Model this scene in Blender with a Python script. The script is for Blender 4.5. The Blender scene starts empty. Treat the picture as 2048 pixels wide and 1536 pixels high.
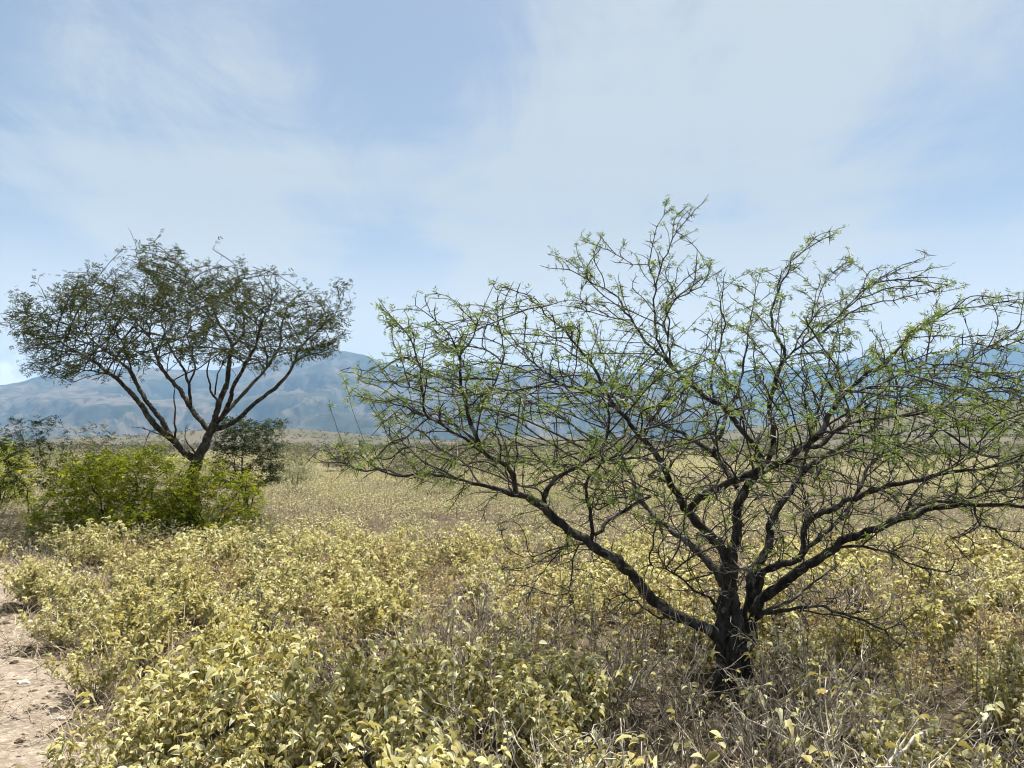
import bpy, math, random
import numpy as np
from mathutils import Vector, Matrix, noise as mnoise

random.seed(7)
RNG = np.random.default_rng(7)
SC = bpy.context.scene
COL = SC.collection
R = math.radians

# ------------------------------------------------------------------ camera
CAM_H = 1.6
PITCH = R(4.4)
FPX = 1577.0                      # focal length in photo pixels (2048 wide)
cam_data = bpy.data.cameras.new('camera')
cam_data.sensor_width = 36.0
cam_data.lens = FPX / 2048.0 * 36.0
cam_data.clip_start = 0.05
cam_data.clip_end = 80000.0
cam = bpy.data.objects.new('camera', cam_data)
COL.objects.link(cam)
cam.location = (0, 0, CAM_H)
cam.rotation_euler = (math.pi / 2 + PITCH, 0, 0)
SC.camera = cam

# ------------------------------------------------------------------ world, sun, exposure
SUN_EL, SUN_AZ = R(68), R(24)     # azimuth clockwise from +Y (straight ahead)
w = bpy.data.worlds.new('World'); SC.world = w; w.use_nodes = True
nt = w.node_tree; nt.nodes.clear()
def N(tree, t, **kw):
    n = tree.nodes.new(t)
    for k, v in kw.items():
        setattr(n, k, v)
    return n
def setin(n, **kw):
    for k, v in kw.items():
        n.inputs[k.replace('_', ' ')].default_value = v
    return n
def math_node(tree, op, a, b=None, c=None, clamp=False):
    n = tree.nodes.new('ShaderNodeMath'); n.operation = op; n.use_clamp = clamp
    for i, v in enumerate((a, b, c)):
        if v is None: continue
        if isinstance(v, (int, float)): n.inputs[i].default_value = v
        else: tree.links.new(v, n.inputs[i])
    return n.outputs[0]
def vmath(tree, op, a, b=None):
    n = tree.nodes.new('ShaderNodeVectorMath'); n.operation = op
    for i, v in enumerate((a, b)):
        if v is None: continue
        if isinstance(v, (tuple, list)): n.inputs[i].default_value = v
        else: tree.links.new(v, n.inputs[i])
    return n.outputs['Value'] if op in ('DOT_PRODUCT', 'LENGTH') else n.outputs[0]
def smooth(tree, v, lo, hi, olo=0.0, ohi=1.0):
    n = tree.nodes.new('ShaderNodeMapRange'); n.interpolation_type = 'SMOOTHSTEP'
    tree.links.new(v, n.inputs[0])
    for i, x in enumerate((lo, hi, olo, ohi)): n.inputs[i + 1].default_value = x
    return n.outputs[0]
def mixc(tree, fac, a, b):
    n = tree.nodes.new('ShaderNodeMix'); n.data_type = 'RGBA'
    for s, v in ((n.inputs[0], fac), (n.inputs[6], a), (n.inputs[7], b)):
        if isinstance(v, (int, float)): s.default_value = v
        elif isinstance(v, (tuple, list)): s.default_value = (*v[:3], 1)
        else: tree.links.new(v, s)
    return n.outputs[2]
def noise_tex(tree, vec, scale, detail=4, rough=0.55, dist=0.0):
    n = tree.nodes.new('ShaderNodeTexNoise')
    n.inputs['Scale'].default_value = scale; n.inputs['Detail'].default_value = detail
    n.inputs['Roughness'].default_value = rough; n.inputs['Distortion'].default_value = dist
    if vec is not None: tree.links.new(vec, n.inputs['Vector'])
    return n.outputs['Fac']

def px_dir(px, py):
    a = (px - 1024) / FPX; b = (768 - py) / FPX
    v = Vector((a, math.cos(PITCH) - b * math.sin(PITCH), math.sin(PITCH) + b * math.cos(PITCH)))
    return v.normalized()

SKY_STRENGTH = 0.055
sky = N(nt, 'ShaderNodeTexSky', sky_type='NISHITA', sun_disc=False)
sky.sun_elevation = SUN_EL; sky.sun_rotation = SUN_AZ
sky.altitude = 600; sky.air_density = 1.0; sky.dust_density = 2.0; sky.ozone_density = 1.0
tc = N(nt, 'ShaderNodeTexCoord')
d = tc.outputs['Generated']
sep = N(nt, 'ShaderNodeSeparateXYZ'); nt.links.new(d, sep.inputs[0])
zc = math_node(nt, 'MAXIMUM', sep.outputs[2], 0.0)
den = math_node(nt, 'ADD', zc, 0.22)
cu = math_node(nt, 'DIVIDE', sep.outputs[0], den)
cv = math_node(nt, 'DIVIDE', sep.outputs[1], den)
comb = N(nt, 'ShaderNodeCombineXYZ'); nt.links.new(cu, comb.inputs[0]); nt.links.new(cv, comb.inputs[1])
mp = N(nt, 'ShaderNodeMapping'); nt.links.new(comb.outputs[0], mp.inputs[0])
mp.inputs['Rotation'].default_value = (0, 0, R(-48)); mp.inputs['Scale'].default_value = (1.0, 0.45, 1.0)
mp.inputs['Location'].default_value = (3.1, 1.7, 0.0)
n1 = noise_tex(nt, mp.outputs[0], 1.1, 5, 0.5, 0.35)
mp2 = N(nt, 'ShaderNodeMapping'); nt.links.new(comb.outputs[0], mp2.inputs[0])
mp2.inputs['Rotation'].default_value = (0, 0, R(-40)); mp2.inputs['Scale'].default_value = (1.6, 0.6, 1.0); mp2.inputs['Location'].default_value = (0.4, 5.2, 0.0)
n3 = noise_tex(nt, mp2.outputs[0], 1.5, 9, 0.62, 0.55)
n2 = noise_tex(nt, mp.outputs[0], 3.8, 12, 0.70, 1.2)
cl = math_node(nt, 'ADD', math_node(nt, 'MULTIPLY', n1, 0.46), math_node(nt, 'ADD', math_node(nt, 'MULTIPLY', n2, 0.36), math_node(nt, 'MULTIPLY', n3, 0.18)))
# flat bands of veil low over the horizon
nb_ = noise_tex(nt, vmath(nt, 'MULTIPLY', d, (1.3, 1.3, 11.0)), 1.5, 5, 0.55, 0.3)
cl = math_node(nt, 'ADD', cl, math_node(nt, 'MULTIPLY', math_node(nt, 'SUBTRACT', nb_, 0.5), smooth(nt, zc, 0.20, 0.42, 0.75, 0.15)))
def blob(px, py, lo, hi, amt):
    dv = px_dir(px, py)
    return math_node(nt, 'MULTIPLY', smooth(nt, vmath(nt, 'DOT_PRODUCT', d, tuple(dv)), math.cos(R(hi)), math.cos(R(lo))), amt)
for args in ((860, 40, 0, 11, -0.12), (240, 60, 0, 18, -0.09), (1990, 250, 0, 13, -0.09), (1250, 300, 0, 20, 0.10),
             (420, 360, 0, 15, 0.12), (1750, 120, 0, 12, 0.07), (120, 500, 0, 8, -0.08), (700, 520, 0, 8, -0.10), (1050, 420, 0, 14, 0.06)):
    cl = math_node(nt, 'ADD', cl, blob(*args))
cf = smooth(nt, cl, 0.37, 0.60, 0.26, 0.98)
horizon = smooth(nt, zc, 0.05, 0.36, 0.80, 0.0)
cf = math_node(nt, 'MAXIMUM', cf, horizon)
CW = (0.285, 0.31, 0.325)
skc = mixc(nt, cf, sky.outputs[0], tuple(c / SKY_STRENGTH for c in CW))
skc = mixc(nt, smooth(nt, zc, 0.06, 0.30, 0.85, 0.0), skc, tuple(c / SKY_STRENGTH for c in (0.54, 0.52, 0.47)))
# one small cumulus low over the left end of the mountains
cum = blob(0, 750, 0.3, 2.4, 1.0)
cum = math_node(nt, 'MULTIPLY', cum, smooth(nt, noise_tex(nt, d, 38, 5, 0.6), 0.36, 0.60))
skc = mixc(nt, cum, skc, tuple(c / SKY_STRENGTH for c in (0.85, 0.80, 0.72)))
bg = N(nt, 'ShaderNodeBackground'); bg.inputs[1].default_value = SKY_STRENGTH
nt.links.new(skc, bg.inputs[0])
wo = N(nt, 'ShaderNodeOutputWorld'); nt.links.new(bg.outputs[0], wo.inputs[0])

sd = bpy.data.lights.new('sun', 'SUN'); sd.energy = 5.0; sd.angle = R(0.53); sd.color = (1.0, 0.955, 0.88)
sun = bpy.data.objects.new('sun', sd); COL.objects.link(sun)
SV = Vector((math.sin(SUN_AZ) * math.cos(SUN_EL), math.cos(SUN_AZ) * math.cos(SUN_EL), math.sin(SUN_EL)))
sun.rotation_euler = SV.to_track_quat('Z', 'Y').to_euler()
sun.location = (20, 20, 60)

SC.view_settings.view_transform = 'Standard'
SC.view_settings.look = 'None'
SC.view_settings.exposure = 1.2
SC.view_settings.gamma = 1.0
SC.view_settings.use_curve_mapping = False
SC.cycles.use_denoising = True
SC.cycles.filter_width = 1.1
SC.cycles.pixel_filter_type = 'BLACKMAN_HARRIS'
SC.cycles.volume_bounces = 0
SC.cycles.max_bounces = 4
SC.cycles.diffuse_bounces = 2
SC.cycles.use_adaptive_sampling = True
SC.cycles.adaptive_threshold = 0.025
SC.cycles.transmission_bounces = 4
SC.cycles.sample_clamp_indirect = 4.0

# ------------------------------------------------------------------ helpers: pixels, meshes, objects
def P(px, py, Y):
    """point on the ray of a photo pixel at depth Y"""
    v = px_dir(px, py); s = Y / v.y
    return np.array((v.x * s, Y, CAM_H + v.z * s))

def link(o): COL.objects.link(o); return o

def mk_mesh(name, V, F4=None, F3=None, mats=(), smooth_shade=False, fmat=None):
    V = np.asarray(V, np.float32).reshape(-1, 3)
    fs, starts, n = [], [], 0
    if F4 is not None and len(F4):
        F4 = np.asarray(F4, np.int32).reshape(-1, 4); fs.append(F4.ravel()); starts.append(np.arange(len(F4)) * 4); n = len(F4) * 4
    if F3 is not None and len(F3):
        F3 = np.asarray(F3, np.int32).reshape(-1, 3); fs.append(F3.ravel()); starts.append(n + np.arange(len(F3)) * 3)
    me = bpy.data.meshes.new(name)
    loops = np.concatenate(fs); st = np.concatenate(starts).astype(np.int32)
    me.vertices.add(len(V)); me.vertices.foreach_set('co', V.ravel())
    me.loops.add(len(loops)); me.loops.foreach_set('vertex_index', loops.astype(np.int32))
    me.polygons.add(len(st)); me.polygons.foreach_set('loop_start', st)
    if smooth_shade: me.polygons.foreach_set('use_smooth', np.ones(len(st), bool))
    for m in mats: me.materials.append(m)
    if fmat is not None: me.polygons.foreach_set('material_index', np.asarray(fmat, np.int32))
    me.update(calc_edges=True)
    return me

def obj(name, me, parent=None, loc=None, kind=None):
    o = bpy.data.objects.new(name, me); COL.objects.link(o)
    if parent is not None: o.parent = parent
    if loc is not None: o.location = loc
    if kind: o['kind'] = kind
    return o

def thing(name, label, cat, loc=(0, 0, 0), group=None):
    o = bpy.data.objects.new(name, None); COL.objects.link(o)
    o.empty_display_size = 0.1; o.location = loc
    o['label'] = label; o['category'] = cat
    if group: o['group'] = group
    return o

def unit(v):
    v = np.asarray(v, float); return v / np.maximum(np.linalg.norm(v, axis=-1, keepdims=True), 1e-9)

def frames(x, roll=None, up=(0, 0, 1), rng=RNG):
    """orthonormal frames with X = x and Z as close to up as possible, then rolled"""
    x = unit(x); up = np.broadcast_to(np.asarray(up, float), x.shape)
    y = np.cross(up, x); bad = np.linalg.norm(y, axis=1) < 1e-3
    y[bad] = (0, 1, 0); y = unit(y); z = np.cross(x, y)
    if roll is not None:
        c, s = np.cos(roll)[:, None], np.sin(roll)[:, None]
        y, z = y * c + z * s, z * c - y * s
    return x, y, z

def scatter(tmpl, pos, fr, scale):
    """copies of a template (V, F4, F3) at pos with frames fr"""
    TV, T4, T3 = tmpl
    x, y, z = fr; M = len(pos); k = len(TV)
    s = np.asarray(scale, float).reshape(-1, 1, 1) if np.ndim(scale) else scale
    V = (TV[None, :, 0:1] * x[:, None] + TV[None, :, 1:2] * y[:, None] + TV[None, :, 2:3] * z[:, None]) * s + pos[:, None]
    off = (np.arange(M) * k)[:, None, None]
    F4 = (T4[None] + off).reshape(-1, 4) if len(T4) else np.zeros((0, 4), int)
    F3 = (T3[None] + off).reshape(-1, 3) if len(T3) else np.zeros((0, 3), int)
    return V.reshape(-1, 3), F4, F3

def join(parts):
    Vs, a, b, off = [], [], [], 0
    for V, F4, F3 in parts:
        Vs.append(V); a.append(np.asarray(F4, int).reshape(-1, 4) + off); b.append(np.asarray(F3, int).reshape(-1, 3) + off); off += len(V)
    return np.concatenate(Vs), np.concatenate(a), np.concatenate(b)

def tube(pts, rad, sides):
    pts = np.asarray(pts, float); rad = np.asarray(rad, float); n = len(pts)
    t = np.gradient(pts, axis=0); t = unit(t)
    m = t.mean(0); ref = np.eye(3)[np.argmin(np.abs(m))]
    u = unit(np.cross(t, ref)); v = np.cross(t, u)
    a = np.arange(sides) * 2 * math.pi / sides
    ring = u[:, None] * np.cos(a)[None, :, None] + v[:, None] * np.sin(a)[None, :, None]
    if rad.ndim == 1: rad = rad[:, None]
    V = (pts[:, None] + ring * rad[..., None]).reshape(-1, 3)
    i = np.arange(n - 1)[:, None] * sides; j = np.arange(sides)[None]; j2 = (j + 1) % sides
    F4 = np.stack((i + j, i + j2, i + sides + j2, i + sides + j), -1).reshape(-1, 4)
    V = np.vstack((V, pts[-1:] + t[-1:] * rad[-1].mean() * 0.6))
    tip = len(V) - 1; b = (n - 1) * sides
    F3 = np.array([(b + q, b + (q + 1) % sides, tip) for q in range(sides)])
    return V, F4, F3

def tubes(chains, sides):
    return join([tube(p, r, sides) for p, r in chains])

def resample(pts, step):
    pts = np.asarray(pts, float)
    L = np.concatenate(([0], np.cumsum(np.linalg.norm(np.diff(pts[:, :3], axis=0), axis=1))))
    n = max(2, int(L[-1] / step) + 1); q = np.linspace(0, L[-1], n)
    return np.stack([np.interp(q, L, pts[:, k]) for k in range(pts.shape[1])], 1)

# ------------------------------------------------------------------ materials
def new_mat(name):
    m = bpy.data.materials.new(name); m.use_nodes = True
    m.node_tree.nodes.clear(); return m, m.node_tree

def rand01(t):
    g = N(t, 'ShaderNodeNewGeometry'); oi = N(t, 'ShaderNodeObjectInfo')
    return math_node(t, 'FRACT', math_node(t, 'ADD', g.outputs['Random Per Island'], math_node(t, 'MULTIPLY', oi.outputs['Random'], 7.31)))

def ramp(t, fac, stops):
    n = N(t, 'ShaderNodeValToRGB'); t.links.new(fac, n.inputs[0]); cr = n.color_ramp
    while len(cr.elements) < len(stops): cr.elements.new(0.5)
    for e, (p, c) in zip(cr.elements, stops): e.position = p; e.color = (*c, 1)
    return n.outputs[0]

def leaf_mat(name, stops, trans=0.35, rough=0.5, spec=0.3, patch=None, tint=(1.0, 1.0, 1.0), rim=False, green=None):
    m, t = new_mat(name)
    c = ramp(t, rand01(t), stops)
    if patch:                                   # slow drift of leaf colour over the field
        sc, lo, hi, pc = patch
        g = N(t, 'ShaderNodeNewGeometry')
        f = smooth(t, noise_tex(t, g.outputs['Position'], sc, 3, 0.6), lo, hi, 0.0, 0.75)
        c = mixc(t, f, c, pc)
        if green:
            c = mixc(t, smooth(t, noise_tex(t, g.outputs['Position'], 0.075, 4, 0.6), 0.50, 0.60, 0.0, 0.7), c, green)
    if rim:                                     # pale margin round a duller blade, browned here and there
        at = N(t, 'ShaderNodeAttribute', attribute_name='rim')
        g2 = N(t, 'ShaderNodeNewGeometry')
        sp2 = smooth(t, noise_tex(t, g2.outputs['Position'], 120, 3, 0.6), 0.60, 0.76, 0, 0.4)
        c = mixc(t, sp2, c, (0.30, 0.20, 0.08))
        c = vmath(t, 'SCALE', c, None); sn = c.node
        t.links.new(smooth(t, at.outputs['Fac'], 0.35, 1.0, 0.84, 1.14), sn.inputs['Scale'])
    p = N(t, 'ShaderNodeBsdfPrincipled'); p.inputs['Roughness'].default_value = rough
    p.inputs['Specular IOR Level'].default_value = spec
    t.links.new(c, p.inputs['Base Color'])
    tr = N(t, 'ShaderNodeBsdfTranslucent')
    t.links.new(mixc(t, 1.0, c, c) if tint == (1, 1, 1) else vmath(t, 'MULTIPLY', c, tint), tr.inputs[0])
    mx = N(t, 'ShaderNodeMixShader'); mx.inputs[0].default_value = trans
    t.links.new(p.outputs[0], mx.inputs[1]); t.links.new(tr.outputs[0], mx.inputs[2])
    o = N(t, 'ShaderNodeOutputMaterial'); t.links.new(mx.outputs[0], o.inputs[0])
    return m

def bark_mat(name, a, b, scale=30, bump=0.5, lichen_lit=None):
    m, t = new_mat(name)
    tcn = N(t, 'ShaderNodeTexCoord')
    mpn = N(t, 'ShaderNodeMapping'); mpn.inputs['Scale'].default_value = (1, 1, 0.35)
    t.links.new(tcn.outputs['Object'], mpn.inputs[0])
    f = noise_tex(t, mpn.outputs[0], scale, 6, 0.65)
    oi = rand01(t)
    f2 = math_node(t, 'ADD', smooth(t, f, 0.35, 0.65), math_node(t, 'MULTIPLY', math_node(t, 'SUBTRACT', oi, 0.5), 0.5), clamp=True)
    c = mixc(t, f2, a, b)
    if lichen_lit:  # lichen patches, made paler to paint in the grey of sunlit bark
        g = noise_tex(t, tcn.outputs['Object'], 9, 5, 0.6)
        c = mixc(t, smooth(t, g, 0.56, 0.64, 0, 0.8), c, lichen_lit)
    p = N(t, 'ShaderNodeBsdfPrincipled'); p.inputs['Roughness'].default_value = 0.85
    p.inputs['Specular IOR Level'].default_value = 0.25
    t.links.new(c, p.inputs['Base Color'])
    bm = N(t, 'ShaderNodeBump'); bm.inputs['Strength'].default_value = bump; bm.inputs['Distance'].default_value = 0.02
    t.links.new(f, bm.inputs['Height']); t.links.new(bm.outputs[0], p.inputs['Normal'])
    o = N(t, 'ShaderNodeOutputMaterial'); t.links.new(p.outputs[0], o.inputs[0])
    return m

def solid_mat(name, stops, rough=0.9, bump_scale=None):
    m, t = new_mat(name)
    p = N(t, 'ShaderNodeBsdfPrincipled'); p.inputs['Roughness'].default_value = rough
    p.inputs['Specular IOR Level'].default_value = 0.2
    t.links.new(ramp(t, rand01(t), stops), p.inputs['Base Color'])
    o = N(t, 'ShaderNodeOutputMaterial'); t.links.new(p.outputs[0], o.inputs[0])
    return m

M_SHRUB = leaf_mat('shrub_leaf', [(0.0, (0.20, 0.175, 0.055)), (0.28, (0.415, 0.375, 0.15)), (0.60, (0.645, 0.60, 0.335)), (0.91, (0.83, 0.82, 0.60)), (1.0, (0.40, 0.27, 0.11))],
                   0.42, 0.62, 0.14, (0.55, 0.48, 0.74, (0.44, 0.385, 0.13)), tint=(1.04, 1.01, 0.69), rim=True)
M_FIELD = leaf_mat('field_leaf', [(0.0, (0.18, 0.16, 0.06)), (0.3, (0.36, 0.33, 0.13)), (0.7, (0.53, 0.49, 0.24)), (1.0, (0.72, 0.68, 0.43))],
                   0.30, 0.7, 0.1, (0.16, 0.40, 0.60, (0.33, 0.29, 0.195)), green=(0.25, 0.27, 0.095))
M_STEM = bark_mat('shrub_stem', (0.10, 0.075, 0.05), (0.33, 0.27, 0.20), 60, 0.2)
M_PALE = bark_mat('bare_stem', (0.20, 0.16, 0.11), (0.66, 0.58, 0.47), 50, 0.3)
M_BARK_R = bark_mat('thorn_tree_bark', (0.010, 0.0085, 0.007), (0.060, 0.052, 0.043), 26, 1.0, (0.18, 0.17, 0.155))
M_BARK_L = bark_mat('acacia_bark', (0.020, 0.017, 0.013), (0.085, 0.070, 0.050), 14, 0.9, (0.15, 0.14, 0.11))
M_TWIG = bark_mat('thorn_tree_twig', (0.013, 0.011, 0.009), (0.075, 0.066, 0.056), 40, 0.1)
M_TWIG_L = bark_mat('acacia_twig', (0.016, 0.013, 0.010), (0.05, 0.042, 0.032), 20, 0.1)
M_THORN = solid_mat('thorn_wood', [(0, (0.03, 0.024, 0.018)), (0.75, (0.08, 0.065, 0.05)), (1, (0.40, 0.36, 0.30))], 0.5)
M_ACLEAF = leaf_mat('thorn_tree_leaf', [(0, (0.06, 0.105, 0.018)), (0.45, (0.125, 0.20, 0.032)), (1, (0.32, 0.36, 0.06))], 0.40, 0.65, 0.15)
M_ACLEAF_L = leaf_mat('acacia_leaf', [(0, (0.020, 0.030, 0.007)), (0.5, (0.040, 0.055, 0.012)), (1, (0.11, 0.12, 0.02))], 0.30, 0.7, 0.12)
M_GREEN = leaf_mat('green_bush_leaf', [(0, (0.08, 0.11, 0.008)), (0.5, (0.23, 0.28, 0.014)), (1, (0.50, 0.48, 0.025))], 0.45, 0.65, 0.1)
M_DARKLEAF = leaf_mat('dark_leaf', [(0, (0.018, 0.03, 0.009)), (1, (0.05, 0.075, 0.02))], 0.25, 0.7, 0.08)
M_GREY = leaf_mat('grey_scrub_leaf', [(0, (0.12, 0.125, 0.065)), (0.6, (0.19, 0.20, 0.09)), (1, (0.27, 0.28, 0.12))], 0.25, 0.6, 0.2)
M_SCRUB = leaf_mat('hill_scrub_leaf', [(0, (0.11, 0.105, 0.065)), (0.6, (0.16, 0.155, 0.09)), (1, (0.22, 0.20, 0.125))], 0.1, 0.8, 0.1)
M_STEM2 = bark_mat('mixed_stem', (0.07, 0.05, 0.035), (0.42, 0.36, 0.28), 12, 0.3)
M_DRY = leaf_mat('dry_shrub_leaf', [(0, (0.26, 0.19, 0.09)), (0.4, (0.45, 0.36, 0.18)), (0.8, (0.64, 0.55, 0.31)), (1, (0.70, 0.65, 0.46))], 0.36, 0.65, 0.12, tint=(1.04, 1.0, 0.75), rim=True)
M_STRAW = leaf_mat('dry_straw', [(0, (0.13, 0.095, 0.06)), (0.5, (0.36, 0.29, 0.18)), (1, (0.60, 0.52, 0.36))], 0.2, 0.6, 0.3)
M_LITTER = leaf_mat('litter', [(0, (0.12, 0.085, 0.055)), (0.55, (0.24, 0.18, 0.12)), (0.85, (0.36, 0.29, 0.20)), (1, (0.58, 0.52, 0.40))], 0.1, 0.7, 0.2)
M_BROWN = leaf_mat('dead_brush', [(0, (0.09, 0.06, 0.035)), (0.6, (0.19, 0.13, 0.075)), (1, (0.30, 0.23, 0.15))], 0.1, 0.8, 0.2)

# ------------------------------------------------------------------ terrain
def fbm(x, y, sc, seed=0.0, octv=4):
    out = np.zeros(np.shape(x)).ravel(); xs = np.ravel(x); ys = np.ravel(y)
    for i in range(len(xs)):
        out[i] = mnoise.fractal(Vector((xs[i] * sc + seed, ys[i] * sc - seed, seed * 0.37)), 1.0, 2.0, octv)
    return out.reshape(np.shape(x))

def bump(x, y, cx, cy, sx, sy, h, rot=0.0):
    dx, dy = x - cx, y - cy; c, s = math.cos(rot), math.sin(rot)
    u, v = (dx * c + dy * s) / sx, (-dx * s + dy * c) / sy
    return h * np.exp(-(u * u + v * v))

def hgt(x, y):
    x = np.asarray(x, float); y = np.asarray(y, float)
    r = np.hypot(x, y); k = np.clip((r - 1.0) / 6.0, 0, 1)
    z = k * (0.035 * np.sin(0.55 * x + 0.8) * np.sin(0.43 * y + 0.3) + 0.018 * np.sin(1.3 * x - 0.9 * y))
    f = np.clip((r - 25) / 60, 0, 1)
    z = z + f * (0.25 * np.sin(x * 0.031 + 1.1) * np.sin(y * 0.027) + 0.18 * np.sin(x * 0.083 + y * 0.051))
    # low scrub hills between the plain and the mountains
    z = z + bump(x, y, 388, 700, 105, 130, 32) + bump(x, y, 545, 680, 105, 130, 44) + bump(x, y, 260, 760, 110, 120, 15)
    z = z + bump(x, y, -240, 780, 130, 120, 14.5) + bump(x, y, -420, 900, 160, 140, 9) + bump(x, y, 60, 1000, 150, 160, 12)
    z = z + bump(x, y, 120, 260, 90, 70, 3.4, 0.3) + bump(x, y, 310, 430, 120, 190, 13)
    far = np.clip((r - 400) / 1500, 0, 1) * np.clip((9000 - r) / 3000, 0, 1)
    z = z + far * 5 * (np.sin(x * 0.0031 + 2) * np.sin(y * 0.0023) + 0.6 * np.sin(x * 0.0071 + y * 0.004))
    return z

def hz(x, y): return float(hgt(np.array([x]), np.array([y]))[0])

m, t = new_mat('dry_ground')
g = N(t, 'ShaderNodeNewGeometry'); pos = g.outputs['Position']
na = noise_tex(t, pos, 3.0, 8, 0.7); nb = noise_tex(t, pos, 0.12, 5, 0.6); nc = noise_tex(t, pos, 0.010, 6, 0.65)
near = ramp(t, na, [(0.25, (0.035, 0.027, 0.018)), (0.5, (0.085, 0.066, 0.043)), (0.75, (0.17, 0.135, 0.09))])
mid = mixc(t, smooth(t, nb, 0.38, 0.62), (0.19, 0.175, 0.075), (0.17, 0.14, 0.095))
fc = mixc(t, smooth(t, nc, 0.40, 0.60), (0.080, 0.080, 0.052), (0.115, 0.100, 0.073))
sp = N(t, 'ShaderNodeSeparateXYZ'); t.links.new(pos, sp.inputs[0])
rr = vmath(t, 'LENGTH', pos)
c = mixc(t, smooth(t, rr, 14, 50), near, mid)
c = mixc(t, smooth(t, math_node(t, 'ADD', rr, math_node(t, 'MULTIPLY', nb, 60.0)), 90, 190), c, fc)
p = N(t, 'ShaderNodeBsdfPrincipled'); p.inputs['Roughness'].default_value = 0.95; p.inputs['Specular IOR Level'].default_value = 0.1
t.links.new(c, p.inputs['Base Color'])
bm = N(t, 'ShaderNodeBump'); bm.inputs['Strength'].default_value = 0.6; bm.inputs['Distance'].default_value = 0.04
t.links.new(noise_tex(t, pos, 14, 6, 0.7), bm.inputs['Height']); t.links.new(bm.outputs[0], p.inputs['Normal'])
o = N(t, 'ShaderNodeOutputMaterial'); t.links.new(p.outputs[0], o.inputs[0])
M_GROUND = m

NA = 288
rad = np.concatenate(([0.0], 0.6 * 1.0505 ** np.arange(0, 213)))
rad = rad[rad < 13400]
az = np.arange(NA) * 2 * math.pi / NA
GX = rad[:, None] * np.sin(az)[None]; GY = rad[:, None] * np.cos(az)[None]
GZ = hgt(GX, GY)
V = np.stack((GX, GY, GZ), -1).reshape(-1, 3)
i = np.arange(len(rad) - 1)[:, None] * NA; j = np.arange(NA)[None]; j2 = (j + 1) % NA
F4 = np.stack((i + j, i + NA + j, i + NA + j2, i + j2), -1).reshape(-1, 4)[NA:]
F3 = np.stack((np.zeros(NA, int), NA + np.arange(NA), NA + (np.arange(NA) + 1) % NA), -1)
ground = obj('ground', mk_mesh('ground', V, F4, F3, [M_GROUND], True), kind='structure')

# bare dirt path along the left of the shrubs
m, t = new_mat('path_dirt')
g = N(t, 'ShaderNodeNewGeometry'); pos = g.outputs['Position']
na = noise_tex(t, pos, 2.2, 8, 0.7); nb = noise_tex(t, pos, 22, 6, 0.7)
c = ramp(t, na, [(0.3, (0.16, 0.125, 0.095)), (0.5, (0.255, 0.205, 0.158)), (0.7, (0.345, 0.285, 0.222))])
c = mixc(t, smooth(t, nb, 0.45, 0.7, 0, 0.6), c, (0.56, 0.48, 0.38))
c = mixc(t, smooth(t, noise_tex(t, pos, 9, 5, 0.6), 0.56, 0.68, 0, 0.5), c, (0.17, 0.12, 0.085))
p = N(t, 'ShaderNodeBsdfPrincipled'); p.inputs['Roughness'].default_value = 0.95; p.inputs['Specular IOR Level'].default_value = 0.1
t.links.new(c, p.inputs['Base Color'])
bm = N(t, 'ShaderNodeBump'); bm.inputs['Strength'].default_value = 0.9; bm.inputs['Distance'].default_value = 0.03
t.links.new(nb, bm.inputs['Height']); t.links.new(bm.outputs[0], p.inputs['Normal'])
o = N(t, 'ShaderNodeOutputMaterial'); t.links.new(p.outputs[0], o.inputs[0])
M_PATH = m
PR = resample(np.array([(0.9, -4), (0.7, -1), (-0.3, 1.2), (-1.2, 2.6), (-2.1, 3.9), (-2.65, 5.1), (-3.5, 6.1), (-4.45, 7.3), (-5.3, 8.9), (-6.1, 9.9), (-7.6, 10.6), (-10, 11.2), (-14, 12.0)], float), 0.12)
tn = unit(np.gradient(PR, axis=0))
kk = np.ones(41) / 41; tn = unit(np.stack([np.convolve(np.pad(tn[:, q], 20, mode='edge'), kk, 'valid') for q in (0, 1)], 1))
nrm = np.stack((-tn[:, 1], tn[:, 0]), 1)
PR = PR + nrm * (0.16 * np.sin(np.arange(len(PR)) * 0.41) + 0.08 * np.sin(np.arange(len(PR)) * 1.13 + 1))[:, None]
PW, PC = 2.8, 40
q = np.linspace(0, 1, PC)
PV = PR[:, None] + nrm[:, None] * (q[None, :, None] * PW)
# the inside of the bend would fold over: keep the left edge behind a smoothed copy
PX, PY = PV[..., 0], PV[..., 1]
edge = np.minimum(q, 1 - q)[None] * 6; edge = np.clip(edge, 0, 1)
lump = np.abs(fbm(PX, PY, 1.6, 3.1, 3)) * 0.03 + np.abs(fbm(PX, PY, 6.0, 8.3, 2)) * 0.008
PZ = hgt(PX, PY) + 0.012 + lump * edge
n0, n1_ = PV.shape[:2]
i = np.arange(n0 - 1)[:, None] * n1_; j = np.arange(n1_ - 1)[None]
F4 = np.stack((i + j, i + j + n1_, i + j + n1_ + 1, i + j + 1), -1).reshape(-1, 4)[:, ::-1]
path = obj('dirt_path', mk_mesh('dirt_path', np.stack((PX, PY, PZ), -1).reshape(-1, 3), F4, None, [M_PATH], True), kind='structure')

def path_side(x, y):
    """signed distance from the right edge of the path: > 0 on the shrub side"""
    dx = x - PR[:, 0]; dy = y - PR[:, 1]; k = int(np.argmin(dx * dx + dy * dy))
    return -(dx[k] * nrm[k, 0] + dy[k] * nrm[k, 1])

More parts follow.
